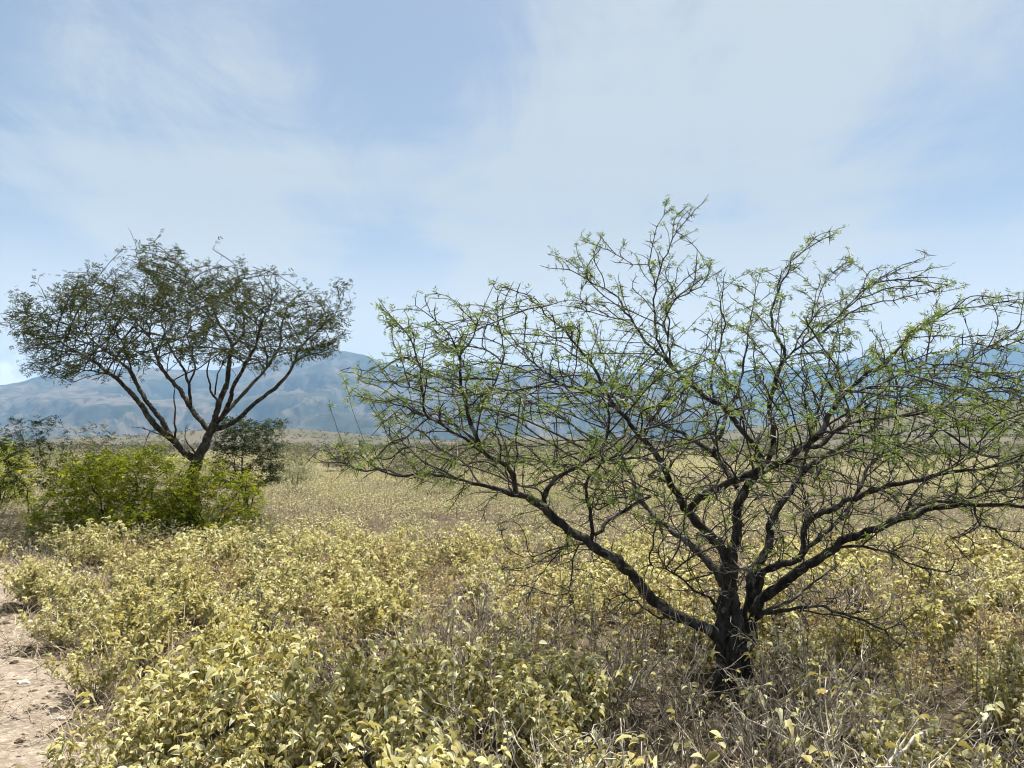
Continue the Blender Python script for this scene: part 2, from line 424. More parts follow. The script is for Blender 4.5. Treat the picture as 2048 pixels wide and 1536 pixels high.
# ------------------------------------------------------------------ mountains
def mountain_mat(name, a, b, c2):
    m, t = new_mat(name)
    g = N(t, 'ShaderNodeNewGeometry'); pos = g.outputs['Position']
    n1 = noise_tex(t, pos, 0.0016, 8, 0.62); n2 = noise_tex(t, pos, 0.011, 8, 0.7)
    c = mixc(t, smooth(t, n1, 0.40, 0.60), a, b)
    c = mixc(t, smooth(t, n2, 0.46, 0.58, 0, 0.85), c, c2)
    p = N(t, 'ShaderNodeBsdfPrincipled'); p.inputs['Roughness'].default_value = 1.0; p.inputs['Specular IOR Level'].default_value = 0.0
    t.links.new(c, p.inputs['Base Color'])
    o = N(t, 'ShaderNodeOutputMaterial'); t.links.new(p.outputs[0], o.inputs[0])
    return m

def mountains(name, profile, foot, ridge, back, seed, mat, spur=0.8, sc=1.35, naz=420, nt_=84):
    prof = np.array(profile, float)
    azs = np.array([math.atan2(px_dir(px, py).x, px_dir(px, py).y) for px, py in prof])
    el = np.array([px_dir(px, py).z / math.hypot(px_dir(px, py).x, px_dir(px, py).y) for px, py in prof])
    A = np.linspace(azs[0], azs[-1], naz); E = np.interp(A, azs, el)
    E = np.maximum(E + 0.0022 * np.array([mnoise.fractal(Vector((a * 60, seed, 0)), 0.9, 2.0, 4) for a in A]), 0.002)
    T = np.concatenate((np.linspace(0, 1, nt_), np.linspace(1, 2, 14)[1:]))
    V = np.zeros((len(T), naz, 3))
    for ti, tt in enumerate(T):
        D = foot + (ridge - foot) * tt if tt <= 1 else ridge + (back - ridge) * (tt - 1)
        for k, a in enumerate(A):
            x, y = D * math.sin(a), D * math.cos(a)
            H = E[k] * ridge
            if tt <= 1:
                s = tt ** 1.35 * (0.55 + 0.45 * tt)
                u = Vector((x * 0.00075 * sc + seed, y * 0.00034 * sc, seed))
                wv = mnoise.noise_vector(u * 0.8) * 0.5
                rg = 1.0 - abs(mnoise.noise(u + wv)) * 2.2
                rg += 0.45 * (1.0 - abs(mnoise.noise((u + wv) * 2.3)) * 2.2)
                rg += 0.32 * mnoise.fractal((u + wv) * 5.0, 0.8, 2.0, 5)
                amp = spur * (4 * tt * (1 - tt)) ** 0.8
                z = H * max(s + amp * (rg - 0.75), 0.0) if tt < 1 else H
                z = min(z, H * (0.30 + 0.70 * tt) * D / ridge)
            else:
                z = H * (1 - (tt - 1)) ** 1.2
            V[ti, k] = (x, y, z - (3 if tt == 0 or tt == 2 else 0))
    n0, n1_ = len(T), naz
    i = np.arange(n0 - 1)[:, None] * n1_; j = np.arange(n1_ - 1)[None]
    F4 = np.stack((i + j, i + j + 1, i + j + n1_ + 1, i + j + n1_), -1).reshape(-1, 4)
    me = mk_mesh(name, V.reshape(-1, 3), F4, None, [mat], True)
    return obj(name, me, kind='structure')

MM1 = mountain_mat('mountain_scrub', (0.042, 0.048, 0.030), (0.15, 0.12, 0.09), (0.018, 0.024, 0.015))
MM2 = mountain_mat('far_mountain_forest', (0.03, 0.04, 0.025), (0.05, 0.055, 0.035), (0.025, 0.03, 0.02))
mountains('mountain_range', [(-900, 800), (-500, 830), (-250, 790), (-100, 788), (0, 772), (60, 757), (120, 745), (200, 738), (280, 735), (360, 738), (440, 740), (500, 728), (560, 714),
          (620, 700), (650, 691), (680, 700), (720, 708), (760, 722), (800, 733), (860, 741), (890, 740), (930, 727), (960, 735), (1000, 742), (1040, 733), (1075, 728), (1110, 738),
          (1200, 748), (1330, 770), (1450, 805), (1600, 850), (1800, 884)], 4300, 8200, 10000, 4.2, MM1)
mountains('mountain_range', [(900, 800), (1000, 760), (1150, 745), (1300, 745), (1430, 748), (1587, 735), (1669, 725), (1741, 713), (1809, 717), (1881, 711), (1946, 694), (2004, 693), (2048, 686),
          (2200, 680), (2500, 700), (3000, 730)], 8600, 11300, 13000, 9.7, MM2, 0.22, 0.6)

# ------------------------------------------------------------------ woody plants: growth
def grow(seeds, attr, step, kill, infl, iters=60, bias=(0, 0, 0.1), jit=0.25, seed=1, maxn=30000, maxkids=2, inert=0.0, centre=None, fan=0.0):
    """space colonisation from seed polylines [(pts, rad)] towards attractor points"""
    rng = np.random.default_rng(seed)
    pos, par, fix, org = [], [], [], []
    for si, (pts, rad) in enumerate(seeds):
        if pos:
            dd = np.linalg.norm(np.array(pos) - pts[0], axis=1); base = int(np.argmin(dd))
        else: base = -1
        for k in range(len(pts)):
            par.append(base if k == 0 else len(pos) - 1); pos.append(pts[k]); fix.append(rad[k]); org.append(si)
    ns = len(pos); pos = np.array(pos); kids = np.zeros(ns, int)
    hd = unit(pos - pos[np.maximum(np.array(par), 0)])
    A = np.asarray(attr, float)
    bd = np.full(len(A), 1e9); bi = np.zeros(len(A), int)
    def update(P0, off):
        nonlocal bd, bi
        for s in range(0, len(A), 2000):
            dd = np.linalg.norm(A[s:s + 2000, None] - P0[None], axis=2)
            m = dd.argmin(1); v = dd[np.arange(len(m)), m]
            b = v < bd[s:s + 2000]
            bd[s:s + 2000][b] = v[b]; bi[s:s + 2000][b] = m[b] + off
    update(pos, 0)
    bias = np.array(bias)
    for it in range(iters):
        keep = bd > kill
        A, bd, bi = A[keep], bd[keep], bi[keep]
        act = (bd < infl) & (kids[bi] < maxkids)
        if not act.any(): break
        idx = bi[act]; dirs = unit(A[act] - pos[idx])
        u, inv = np.unique(idx, return_inverse=True)
        acc = np.zeros((len(u), 3)); np.add.at(acc, inv, dirs)
        dv = unit(acc) + bias + rng.normal(0, jit, (len(u), 3)) + inert * hd[u] * np.where(u < ns, 0.3, 1.0)[:, None]
        if centre is not None:                          # shoots keep away from the axis instead of curling back
            rdl = unit(pos[u] - centre); dv = unit(dv + fan * rdl)
            dt = (dv * rdl).sum(1, keepdims=True)
            dv = dv + np.where(pos[u][:, 2:3] > centre[2] + 0.2, np.clip(0.45 - dt, 0, 2), 0) * rdl
        dv = unit(dv); hd = np.vstack((hd, dv))
        newp = pos[u] + dv * step * rng.uniform(0.8, 1.2, (len(u), 1))
        off = len(pos)
        pos = np.vstack((pos, newp)); par.extend(u.tolist()); fix.extend([0.0] * len(u)); org.extend([-1] * len(u))
        kids[u] += 1; kids = np.concatenate((kids, np.zeros(len(u), int)))
        update(newp, off)
        if len(pos) > maxn: break
    return pos, np.array(par), np.array(fix), np.array(org), ns

def finish(pos, par, fix, ns, r0, pw=2.3, cap=0.03):
    n = len(pos); acc = np.zeros(n); r = np.zeros(n); depth = np.zeros(n, int)
    ch = [[] for _ in range(n)]
    for k in range(n - 1, ns - 1, -1):
        r[k] = min(max(acc[k] ** (1 / pw), r0), cap)
        acc[par[k]] += r[k] ** pw; ch[par[k]].append(k)
        depth[par[k]] = max(depth[par[k]], depth[k] + 1)
    r[:ns] = fix[:ns]
    chains = []
    starts = [(p_, c_) for p_ in range(ns) for c_ in ch[p_]]
    while starts:
        p_, c_ = starts.pop()
        ids = [c_]
        while ch[ids[-1]]:
            cs = sorted(ch[ids[-1]], key=lambda q: -r[q])
            for o_ in cs[1:]: starts.append((ids[-1], o_))
            ids.append(cs[0])
        rr_ = np.array([min(r[p_], r[c_] * 1.15)] + [r[q] for q in ids]); rr_[-1] *= 0.5
        chains.append((np.vstack((pos[p_], pos[ids])), rr_))
    return r, ch, depth, chains

def acacia_leaf(npair, arc, plen=0.62, wid=0.11, seed=0):
    """bipinnate leaf along +X: short stalk and narrow curved pinnae"""
    rng = random.Random(seed); V, F4 = [], []
    def pinna(o, ang, L):
        dx, dy = math.cos(ang), math.sin(ang); nx, ny = -dy, dx; k = len(V); ww = wid * L / 0.62
        for s, w_, z in ((0.0, 0.25, 0), (0.5, 1.0, 0.03), (1.0, 0.2, -arc * 0.5)):
            for sg in (-1, 1):
                V.append((o[0] + dx * L * s + nx * ww * w_ * sg, o[1] + dy * L * s + ny * ww * w_ * sg, o[2] + z * 1.0))
        F4.append((k, k + 2, k + 3, k + 1)); F4.append((k + 2, k + 4, k + 5, k + 3))
    for q in range(npair):
        s = 0.18 + 0.55 * q / max(1, npair - 1)
        o = (s, 0, -arc * s * s)
        for sg in (-1, 1):
            pinna(o, sg * R(62 - 22 * q / max(1, npair) + rng.uniform(-12, 12)), plen * rng.uniform(0.75, 1.1))
    k = len(V)                                     # the stalk
    V.extend([(0, -0.012, 0), (0, 0.012, 0), (0.75, 0.01, -arc * 0.56), (0.75, -0.01, -arc * 0.56)]); F4.append((k, k + 1, k + 2, k + 3))
    return np.array(V, float), np.array(F4), np.zeros((0, 3), int)

ACL = [acacia_leaf(2, 0.2, seed=1), acacia_leaf(3, 0.35, seed=2), acacia_leaf(2, 0.05, seed=3, plen=0.75), acacia_leaf(3, 0.15, seed=4, plen=0.5)]

def spread_dirs(bdir, rng, out=0.9, up=0.15):
    n = len(bdir); rv = unit(rng.normal(0, 1, (n, 3)))
    return unit(bdir * 0.5 + rv * out + np.array((0, 0, up)))

def poly_points(poly, n, rng):
    poly = np.array(poly, float); lo, hi = poly.min(0), poly.max(0); out = []
    x, y = poly[:, 0], poly[:, 1]; x2, y2 = np.roll(x, -1), np.roll(y, -1)
    while len(out) < n:
        c = rng.uniform(lo, hi)
        cr = ((y > c[1]) != (y2 > c[1])) & (c[0] < (x2 - x) * (c[1] - y) / (y2 - y + 1e-12) + x)
        if cr.sum() % 2: out.append(c)
    return np.array(out)

def limb_seeds(traces, Y0, step, r_noise, rng):
    out = []
    for tr in traces:
        pts3 = np.array([np.append(P(px, py, Y0 + dz), rr_) for px, py, dz, rr_ in tr])
        q = resample(pts3, step)
        jit = rng.normal(0, step * 0.11, (len(q), 3)); jit[0] = 0; jit = np.where(q[:, 3:4] > 0.035, jit * 0.6, jit)
        q[:, :3] += jit
        out.append((q[:, :3], q[:, 3] * rng.uniform(1 - r_noise, 1 + r_noise, len(q))))
    return out

def limb_mesh(name, pts, rad, sides, mat, rng, rough=0.16):
    q = resample(np.column_stack((pts, rad)), max(0.03, rad.mean() * 0.8))
    rr_ = q[:, 3:4] * (1 + rng.normal(0, rough, (len(q), sides)))
    return mk_mesh(name, *tube(q[:, :3], rr_, sides), [mat], True)

# ------------------------------------------------------------------ the thorn tree on the right
TY = 5.2
rngT = np.random.default_rng(11)
base = P(1462, 1392, TY); base[2] = hz(base[0], base[1])
def Z(*pts): return pts
TR = [   # (px, py, depth offset, radius in m): trunk stems first, then limbs
 [(1452, 1400, 0, .095), (1446, 1372, -.01, .080), (1455, 1335, 0, .066), (1441, 1290, -.01, .060), (1450, 1250, 0, .058), (1444, 1215, .02, .054), (1455, 1180, .03, .052)],
 [(1476, 1392, .05, .078), (1486, 1345, .03, .062), (1484, 1305, .05, .056), (1503, 1265, .06, .056), (1496, 1225, .08, .054), (1506, 1190, .1, .050)],
 [(1466, 1396, -.05, .062), (1474, 1350, -.07, .050), (1462, 1305, -.07, .046), (1477, 1262, -.05, .044), (1470, 1220, .0, .044), (1462, 1180, .05, .044)],
 # A low left limb
 [(1450, 1290, -.02, .07), (1425, 1262, -.06, .062), (1384, 1247, -.12, .058), (1337, 1225, -.2, .056), (1290, 1182, -.28, .054), (1251, 1135, -.35, .052), (1212, 1108, -.4, .05), (1181, 1084, -.45, .048),
  (1150, 1069, -.47, .044), (1115, 1041, -.5, .042), (1087, 1018, -.52, .041), (1056, 998, -.55, .036), (1033, 989, -.57, .031), (985, 978, -.6, .018), (945, 965, -.62, .014), (900, 955, -.65, .011),
  (850, 946, -.7, .010), (800, 950, -.7, .009), (750, 945, -.72, .007), (690, 932, -.75, .0055), (640, 922, -.8, .004)],
 [(1033, 989, -.57, .025), (1029, 967, -.58, .023), (1023, 940, -.6, .022), (998, 920, -.62, .021), (962, 903, -.65, .021), (951, 870, -.68, .019), (939, 835, -.7, .018), (930, 808, -.72, .016), (920, 783, -.74, .013), (924, 735, -.78, .011), (919, 708, -.8, .009), (902, 674, -.84, .006), (870, 640, -.9, .004), (835, 612, -.95, .003)],
 [(919, 708, -.8, .008), (953, 664, -.8, .006), (949, 647, -.82, .0055), (936, 626, -.85, .005), (895, 594, -.9, .003)],
 [(962, 903, -.65, .014), (920, 872, -.7, .011), (870, 842, -.8, .0095), (850, 831, -.85, .009), (843, 783, -.9, .008), (842, 739, -.95, .007), (826, 688, -1.0, .006), (809, 664, -1.0, .005), (782, 633, -1.05, .004), (765, 616, -1.08, .003)],
 [(850, 831, -.85, .007), (815, 815, -.9, .006), (770, 805, -.95, .005), (710, 795, -1.0, .003)],
 [(843, 783, -.9, .006), (800, 770, -.9, .005), (725, 755, -.9, .003)],
 [(932, 811, -.72, .010), (980, 783, -.6, .008), (997, 742, -.55, .007), (1010, 700, -.5, .006), (1000, 650, -.5, .004), (985, 620, -.5, .003)],
 [(1087, 1018, -.52, .026), (1089, 987, -.5, .024), (1103, 967, -.48, .021), (1127, 944, -.42, .018), (1166, 928, -.3, .015), (1212, 901, -.2, .013), (1250, 870, -.1, .010)],
 [(1181, 1084, -.45, .022), (1189, 1069, -.46, .020), (1181, 1026, -.5, .017), (1177, 998, -.55, .015), (1175, 963, -.6, .013), (1197, 936, -.65, .010), (1210, 890, -.7, .007)],
 [(1189, 1069, -.46, .019), (1212, 1045, -.4, .017), (1251, 1018, -.3, .013), (1290, 1000, -.2, .010), (1330, 985, -.1, .007)],
 [(1181, 1084, -.45, .014), (1134, 1092, -.55, .010), (1090, 1105, -.6, .006), (1048, 1116, -.65, .003)],
 [(1160, 1085, -.47, .010), (1146, 1115, -.55, .007), (1140, 1182, -.6, .005), (1152, 1225, -.6, .003)],
 [(1134, 1092, -.55, .007), (1100, 1112, -.6, .005), (1052, 1142, -.65, .003)],
 [(1134, 1092, -.55, .006), (1095, 1130, -.6, .0045), (1062, 1172, -.65, .003)],
 [(1345, 1228, -.2, .012), (1330, 1238, -.25, .010), (1290, 1217, -.35, .008), (1244, 1186, -.45, .006), (1214, 1210, -.5, .004), (1206, 1236, -.5, .003)],
 # B behind left
 [(1455, 1190, .05, .055), (1439, 1150, .12, .05), (1408, 1115, .25, .045), (1376, 1084, .4, .04), (1341, 1061, .55, .034), (1314, 1041, .7, .028), (1285, 1005, .85, .022), (1262, 955, 1.0, .017), (1240, 900, 1.1, .013), (1210, 850, 1.2, .009)],
 # C
 [(1455, 1185, .0, .062), (1455, 1143, -.03, .058), (1447, 1100, -.06, .056), (1419, 1069, -.1, .052), (1392, 1045, -.14, .047), (1376, 1022, -.16, .043), (1357, 994, -.2, .038), (1341, 967, -.22, .034), (1326, 932, -.25, .031), (1306, 901, -.28, .028), (1283, 873, -.3, .024), (1258, 845, -.32, .021), (1233, 817, -.35, .018),
  (1206, 773, -.4, .015), (1180, 725, -.42, .0125), (1161, 698, -.44, .011), (1124, 653, -.48, .008), (1096, 633, -.5, .007), (1055, 588, -.55, .005), (1003, 570, -.6, .003)],
 [(1233, 817, -.35, .012), (1180, 790, -.45, .010), (1120, 765, -.55, .008), (1075, 735, -.6, .006), (1040, 690, -.65, .0045), (1010, 660, -.7, .003)],
 # C2 crossing to the right
 [(1376, 1022, -.16, .040), (1404, 994, -.22, .038), (1435, 977, -.3, .037), (1478, 959, -.38, .036), (1509, 944, -.45, .035), (1541, 934, -.5, .034), (1572, 920, -.54, .032), (1603, 899, -.58, .030), (1645, 865, -.64, .026), (1662, 821, -.68, .022), (1693, 783, -.72, .018), (1727, 749, -.75, .0155), (1762, 732, -.78, .0135), (1785, 708, -.8, .012), (1809, 684, -.82, .010),
  (1833, 660, -.84, .009), (1888, 630, -.88, .007), (1929, 616, -.9, .006), (1987, 606, -.95, .0045), (2045, 598, -1, .003)],
 [(1603, 899, -.55, .022), (1632, 893, -.5, .021), (1669, 865, -.45, .020), (1703, 845, -.42, .017), (1760, 838, -.4, .0135), (1826, 831, -.4, .012), (1874, 817, -.42, .010), (1912, 800, -.44, .009), (1943, 787, -.45, .008), (1997, 785, -.5, .006), (2060, 784, -.5, .004)],
 [(1693, 783, -.72, .012), (1734, 778, -.7, .010), (1772, 763, -.7, .009), (1815, 742, -.7, .008), (1854, 732, -.7, .007), (1929, 722, -.7, .006), (1980, 690, -.7, .005), (2048, 670, -.7, .003)],
 [(1669, 865, -.45, .014), (1705, 830, -.3, .012), (1751, 800, -.2, .010), (1810, 770, -.1, .008), (1880, 752, 0, .006), (1960, 748, 0, .004)],
 # D central
 [(1460, 1185, .06, .068), (1462, 1162, .08, .064), (1466, 1104, .1, .06), (1474, 1053, .12, .055), (1476, 1006, .14, .05), (1488, 985, .15, .045), (1507, 960, .16, .042), (1533, 928, .18, .038), (1548, 897, .2, .033), (1546, 852, .2, .028), (1536, 811, .2, .024), (1543, 783, .2, .022), (1553, 749, .2, .020), (1567, 715, .2, .0175), (1566, 696, .2, .0155), (1546, 660, .22, .0135), (1543, 619, .25, .0115),
  (1553, 592, .25, .010), (1567, 558, .25, .008), (1580, 527, .25, .0065), (1608, 500, .25, .0055), (1649, 476, .3, .004), (1690, 452, .3, .0025)],
 [(1562, 725, .2, .012), (1604, 688, .15, .0105), (1645, 664, .1, .0095), (1690, 633, .1, .0085), (1724, 612, .1, .0075), (1775, 600, .1, .006), (1826, 592, .1, .005), (1881, 585, .1, .004), (1929, 575, .1, .0025)],
 [(1645, 664, .1, .008), (1690, 620, .05, .007), (1717, 585, 0, .006), (1751, 558, 0, .005), (1792, 537, 0, .004), (1826, 524, 0, .0035), (1850, 513, 0, .0025)],
 [(1604, 688, .15, .008), (1625, 630, .3, .0065), (1640, 580, .4, .005), (1668, 545, .45, .004), (1700, 512, .5, .0025)],
 # E up-left
 [(1529, 930, .18, .033), (1515, 903, .2, .031), (1491, 869, .22, .029), (1461, 828, .25, .027), (1430, 804, .27, .025), (1396, 783, .28, .023), (1365, 756, .3, .021), (1346, 732, .3, .019), (1315, 708, .32, .016), (1288, 684, .33, .014), (1264, 640, .35, .012), (1240, 602, .37, .010), (1213, 578, .38, .008), (1178, 561, .4, .0065), (1144, 541, .42, .005), (1083, 530, .45, .003)],
 [(1346, 732, .3, .013), (1325, 700, .28, .012), (1312, 674, .26, .011), (1308, 619, .25, .0095), (1310, 571, .25, .0085), (1325, 525, .25, .0075), (1336, 496, .25, .0065), (1356, 459, .25, .0055), (1380, 431, .25, .0045), (1416, 397, .25, .003)],
 [(1310, 571, .25, .007), (1298, 530, .3, .006), (1303, 490, .32, .005), (1310, 465, .34, .0045), (1329, 424, .35, .0035), (1336, 397, .35, .0025)],
 [(1298, 530, .3, .005), (1260, 525, .32, .0045), (1213, 496, .35, .004), (1158, 481, .4, .0025)],
 [(1346, 732, .3, .012), (1333, 690, .2, .010), (1329, 636, .1, .0085), (1349, 599, .05, .007), (1397, 575, 0, .005), (1420, 545, 0, .0035)],
 [(1264, 640, .35, .008), (1230, 640, .4, .006), (1180, 610, .45, .005), (1140, 600, .5, .004), (1090, 610, .55, .003)],
 [(1430, 804, .27, .014), (1420, 750, .4, .012), (1440, 700, .5, .010), (1450, 650, .55, .0085), (1440, 600, .6, .006), (1450, 550, .6, .004)],
 # F back left of centre
 [(1474, 975, .14, .034), (1462, 950, .2, .032), (1439, 920, .3, .029), (1408, 893, .42, .025), (1361, 866, .55, .02), (1310, 845, .7, .016), (1265, 800, .85, .012), (1225, 750, .95, .009), (1200, 700, 1.0, .006)],
 [(1427, 914, .3, .026), (1435, 877, .32, .024), (1447, 850, .33, .022), (1461, 815, .4, .018), (1480, 770, .5, .014), (1490, 710, .6, .011), (1500, 650, .65, .008), (1510, 590, .7, .005), (1520, 550, .7, .003)],
 # G back right
 [(1503, 1195, .1, .06), (1500, 1150, .15, .055), (1525, 1120, .2, .05), (1537, 1084, .28, .046), (1541, 1045, .34, .043), (1556, 1014, .42, .04), (1580, 983, .5, .036), (1599, 955, .58, .033), (1623, 928, .66, .029), (1662, 905, .75, .024), (1697, 885, .82, .02), (1740, 860, .9, .015), (1790, 820, 1.0, .011), (1830, 770, 1.05, .008), (1850, 720, 1.1, .005)],
 [(1599, 955, .58, .022), (1615, 900, .7, .019), (1630, 850, .8, .016), (1640, 790, .9, .013), (1660, 730, 1.0, .010), (1670, 670, 1.05, .007), (1690, 610, 1.1, .004)],
 # H right
 [(1506, 1195, .06, .05), (1527, 1140, .0, .042), (1567, 1127, -.08, .038), (1599, 1118, -.12, .034), (1608, 1091, -.15, .03), (1608, 1048, -.2, .027), (1625, 1035, -.22, .026), (1661, 1019, -.28, .025), (1703, 994, -.35, .024), (1741, 981, -.4, .022), (1781, 970, -.45, .02), (1834, 962, -.5, .018), (1875, 949, -.55, .0155), (1917, 941, -.58, .014), (1968, 938, -.6, .011), (2048, 922, -.65, .007), (2130, 905, -.7, .004)],
 # I low right limb
 [(1500, 1240, .02, .06), (1515, 1205, -.05, .056), (1548, 1179, -.12, .053), (1588, 1150, -.2, .05), (1634, 1120, -.28, .046), (1666, 1096, -.33, .043), (1693, 1075, -.37, .041), (1727, 1064, -.4, .039), (1762, 1053, -.44, .036), (1794, 1040, -.48, .032), (1834, 1027, -.52, .026), (1875, 1016, -.56, .023), (1915, 1008, -.6, .020), (1955, 1011, -.63, .017), (2048, 1013, -.7, .013), (2150, 1000, -.75, .006)],
 [(1794, 1040, -.48, .02), (1832, 1013, -.45, .015), (1870, 1003, -.42, .013), (1920, 1000, -.4, .012), (1975, 985, -.4, .010), (2048, 970, -.4, .007)],
 [(1800, 1038, -.48, .014), (1812, 1015, -.5, .012), (1825, 985, -.52, .009), (1850, 960, -.55, .006)],
 [(1588, 1120, -.1, .03), (1620, 1090, .0, .026), (1655, 1062, .1, .024), (1687, 1032, .2, .023), (1703, 1011, .25, .022), (1719, 973, .32, .02), (1733, 941, .4, .017), (1752, 914, .45, .014), (1795, 893, .5, .010), (1850, 870, .55, .007), (1910, 850, .6, .004)],
 [(1666, 1096, -.33, .014), (1700, 1093, -.4, .012), (1740, 1098, -.45, .011), (1778, 1104, -.48, .010), (1816, 1123, -.5, .007), (1888, 1147, -.5, .003)],
 [(1782, 1104, -.48, .007), (1818, 1088, -.5, .005), (1850, 1100, -.5, .004), (1895, 1118, -.5, .0025)],
 [(1950, 1010, -.63, .011), (1952, 1035, -.63, .009), (1958, 1052, -.63, .008), (1985, 1060, -.6, .007), (2010, 1075, -.6, .006), (2060, 1098, -.6, .004)],
 [(1955, 1054, -.63, .006), (1930, 1068, -.65, .005), (1900, 1078, -.65, .003)],
 # K drooping low right, L
 [(1505, 1240, .0, .03), (1530, 1224, -.1, .024), (1554, 1219, -.16, .02), (1594, 1219, -.25, .016), (1645, 1214, -.35, .013), (1687, 1227, -.42, .012), (1727, 1241, -.48, .010), (1768, 1259, -.55, .008), (1800, 1290, -.6, .006), (1827, 1327, -.62, .003)],
 [(1600, 1220, -.25, .010), (1640, 1228, -.3, .009), (1690, 1235, -.3, .008), (1740, 1255, -.3, .005), (1770, 1268, -.3, .003)],
 [(1535, 1224, -.1, .02), (1580, 1200, .0, .016), (1607, 1182, .05, .013), (1635, 1160, .1, .010), (1665, 1140, .15, .006)],
 [(1445, 1225, -.05, .02), (1420, 1195, -.15, .014), (1390, 1180, -.25, .010), (1350, 1150, -.35, .007), (1310, 1130, -.45, .004)],
]
TR = [[(a_, b_, c_, d_ * (0.83 if k < 3 else 0.66 if d_ < 0.03 else 0.58)) for a_, b_, c_, d_ in tr] for k, tr in enumerate(TR)]
seedsT = limb_seeds(TR, TY, 0.055, 0.06, rngT)
tree = thing('thorn_tree', 'spreading many-stemmed thorn tree with sparse bright green leaves and long spines', 'tree', tuple(base))
def local(V): return np.asarray(V) - base
# trunk: two fused stems and the root flare
for k in (0, 1, 2):
    p_, r_ = seedsT[k]
    r_ = r_ * 1.0
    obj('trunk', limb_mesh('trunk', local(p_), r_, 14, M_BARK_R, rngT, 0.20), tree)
for p_, r_ in seedsT[3:]:
    sides = 10 if r_.max() > 0.02 else 6
    if r_.max() > 0.0085:
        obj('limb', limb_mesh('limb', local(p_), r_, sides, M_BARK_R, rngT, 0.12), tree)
thin = [(local(p_), r_) for p_, r_ in seedsT[3:] if r_.max() <= 0.0085]

crownT = [(710, 795), (725, 755), (770, 740), (790, 700), (765, 620), (830, 604), (890, 590), (950, 630), (1000, 600), (1005, 570), (1060, 585), (1120, 625), (1160, 590), (1083, 530), (1130, 512), (1160, 482), (1230, 492), (1290, 468), (1332, 397), (1352, 440),
          (1416, 397), (1390, 470), (1415, 500), (1400, 548), (1460, 548), (1550, 560), (1600, 495), (1690, 452), (1650, 510), (1705, 510), (1720, 560), (1850, 513), (1800, 565), (1929, 575), (1870, 612), (2045, 598), (2140, 640), (2180, 780), (2200, 920), (2120, 1000),
          (1990, 1035), (1880, 1030), (1780, 1060), (1700, 1080), (1640, 1110), (1560, 1165), (1500, 1190), (1430, 1180), (1360, 1120), (1280, 1060), (1180, 1030), (1080, 1000), (1000, 985), (900, 965), (800, 955), (690, 940), (640, 922), (700, 900), (800, 860), (770, 820)]
a2 = poly_points(crownT, 15000, rngT)
cx, cy = 1450, 860
el = np.clip(1 - ((a2[:, 0] - cx) / 800) ** 2 * 0.85 - ((a2[:, 1] - cy) / 470) ** 2 * 0.75, 0.03, 1)
dz = rngT.uniform(-1, 1, len(a2)) * 1.5 * np.sqrt(el) - 0.1
# fewer targets high in the crown where the sky shows through
keep = rngT.random(len(a2)) < np.where((a2[:, 1] > 870) & (a2[:, 0] < 1180), 0.20, np.where((a2[:, 1] > 880) & (a2[:, 0] > 1600), 0.42, np.where(a2[:, 1] > 850, 0.5, 0.9))) * np.clip(0.30 + 0.70 * (a2[:, 1] - 520) / 330, 0.22, 1) * np.clip((1215 - a2[:, 1]) / 200, 0.25, 1)
lim = np.array([(q[0], q[1], q[2]) for tr in TR for q in resample(np.array(tr, float), 12.0)])
att = []
for (x, y), z in zip(a2[keep], dz[keep]):
    dd = np.hypot(lim[:, 0] - x, lim[:, 1] - y); k = int(dd.argmin())
    f = np.clip((y - 640) / 160, 0, 1)                 # 0 high in the crown, 1 in its body
    if rngT.random() > f + (1 - f) * math.exp(-(dd[k] / 25) ** 2): continue
    att.append(P(x, y, TY + f * z + (1 - f) * (lim[k, 2] + 0.35 * z)))
# bare fine twigs low on the limbs and round the trunk
low = lim[(lim[:, 1] > 900) & (lim[:, 1] < 1290)]
for q in low[rngT.integers(0, len(low), 2400)]:
    att.append(P(q[0] + rngT.normal(0, 34), min(q[1] + rngT.normal(-4, 30), 1330), TY + q[2] + rngT.normal(0, 0.16)))
att = np.array(att)
pos, par, fix, org, ns = grow(seedsT, att, 0.046, 0.066, 0.55, 75, (0, 0, 0.06), 0.13, 5, inert=0.95, centre=P(1470, 1130, TY), fan=0.6)
r, ch, depth, chains = finish(pos, par, fix, ns, 0.0021, 2.8, 0.010)
tw = [(local(p_), r_) for p_, r_ in chains]
bigc = [c_ for c_ in tw if c_[1].max() > 0.0045]; smallc = [c_ for c_ in tw if c_[1].max() <= 0.0045]
me = mk_mesh('twigs', *join([tubes(thin, 5), tubes(bigc, 5), tubes(smallc, 3)]), [M_TWIG], True)
obj('twig', me, tree, kind='stuff')

# leaves and thorns at the nodes of the young wood
allp = pos; tip = np.array([depth[k] for k in range(len(pos))])
bdir = unit(pos - pos[np.maximum(par, 0)])
cand = np.array([k for k in range(len(pos)) if (r[k] < 0.006)])
cnoise = np.array([mnoise.noise(Vector(pos[k] * 2.6)) for k in cand])
prob = np.clip(0.55 + 1.0 * cnoise, 0.08, 0.95) * np.where(tip[cand] < 9, 1.0, 0.4)
hgt_f = np.clip((pos[cand][:, 2] - 0.85) / 0.8, 0.0, 1.0)
cD = np.linalg.norm((pos[cand] - P(1460, 960, TY)) * np.array((0.75, 0.7, 1.15)), axis=1)
sel = cand[rngT.random(len(cand)) < prob * hgt_f * np.clip((cD - 0.15) / 0.75, 0.25, 1.0)]
nl = rngT.integers(1, 4, len(sel)); lp = np.repeat(sel, nl)
lpos = pos[lp] + rngT.normal(0, 0.006, (len(lp), 3)); ldir = spread_dirs(bdir[lp], rngT, 0.9, 0.1)
lsz = rngT.uniform(0.020, 0.041, len(lp))
fr = frames(ldir, rngT.uniform(-0.9, 0.9, len(lp)))
order = np.argsort(lpos[:, 1] / lsz)                      # those that show largest
single = order[:260]; rest = order[260:]
kind = rngT.integers(0, 4, len(lp))
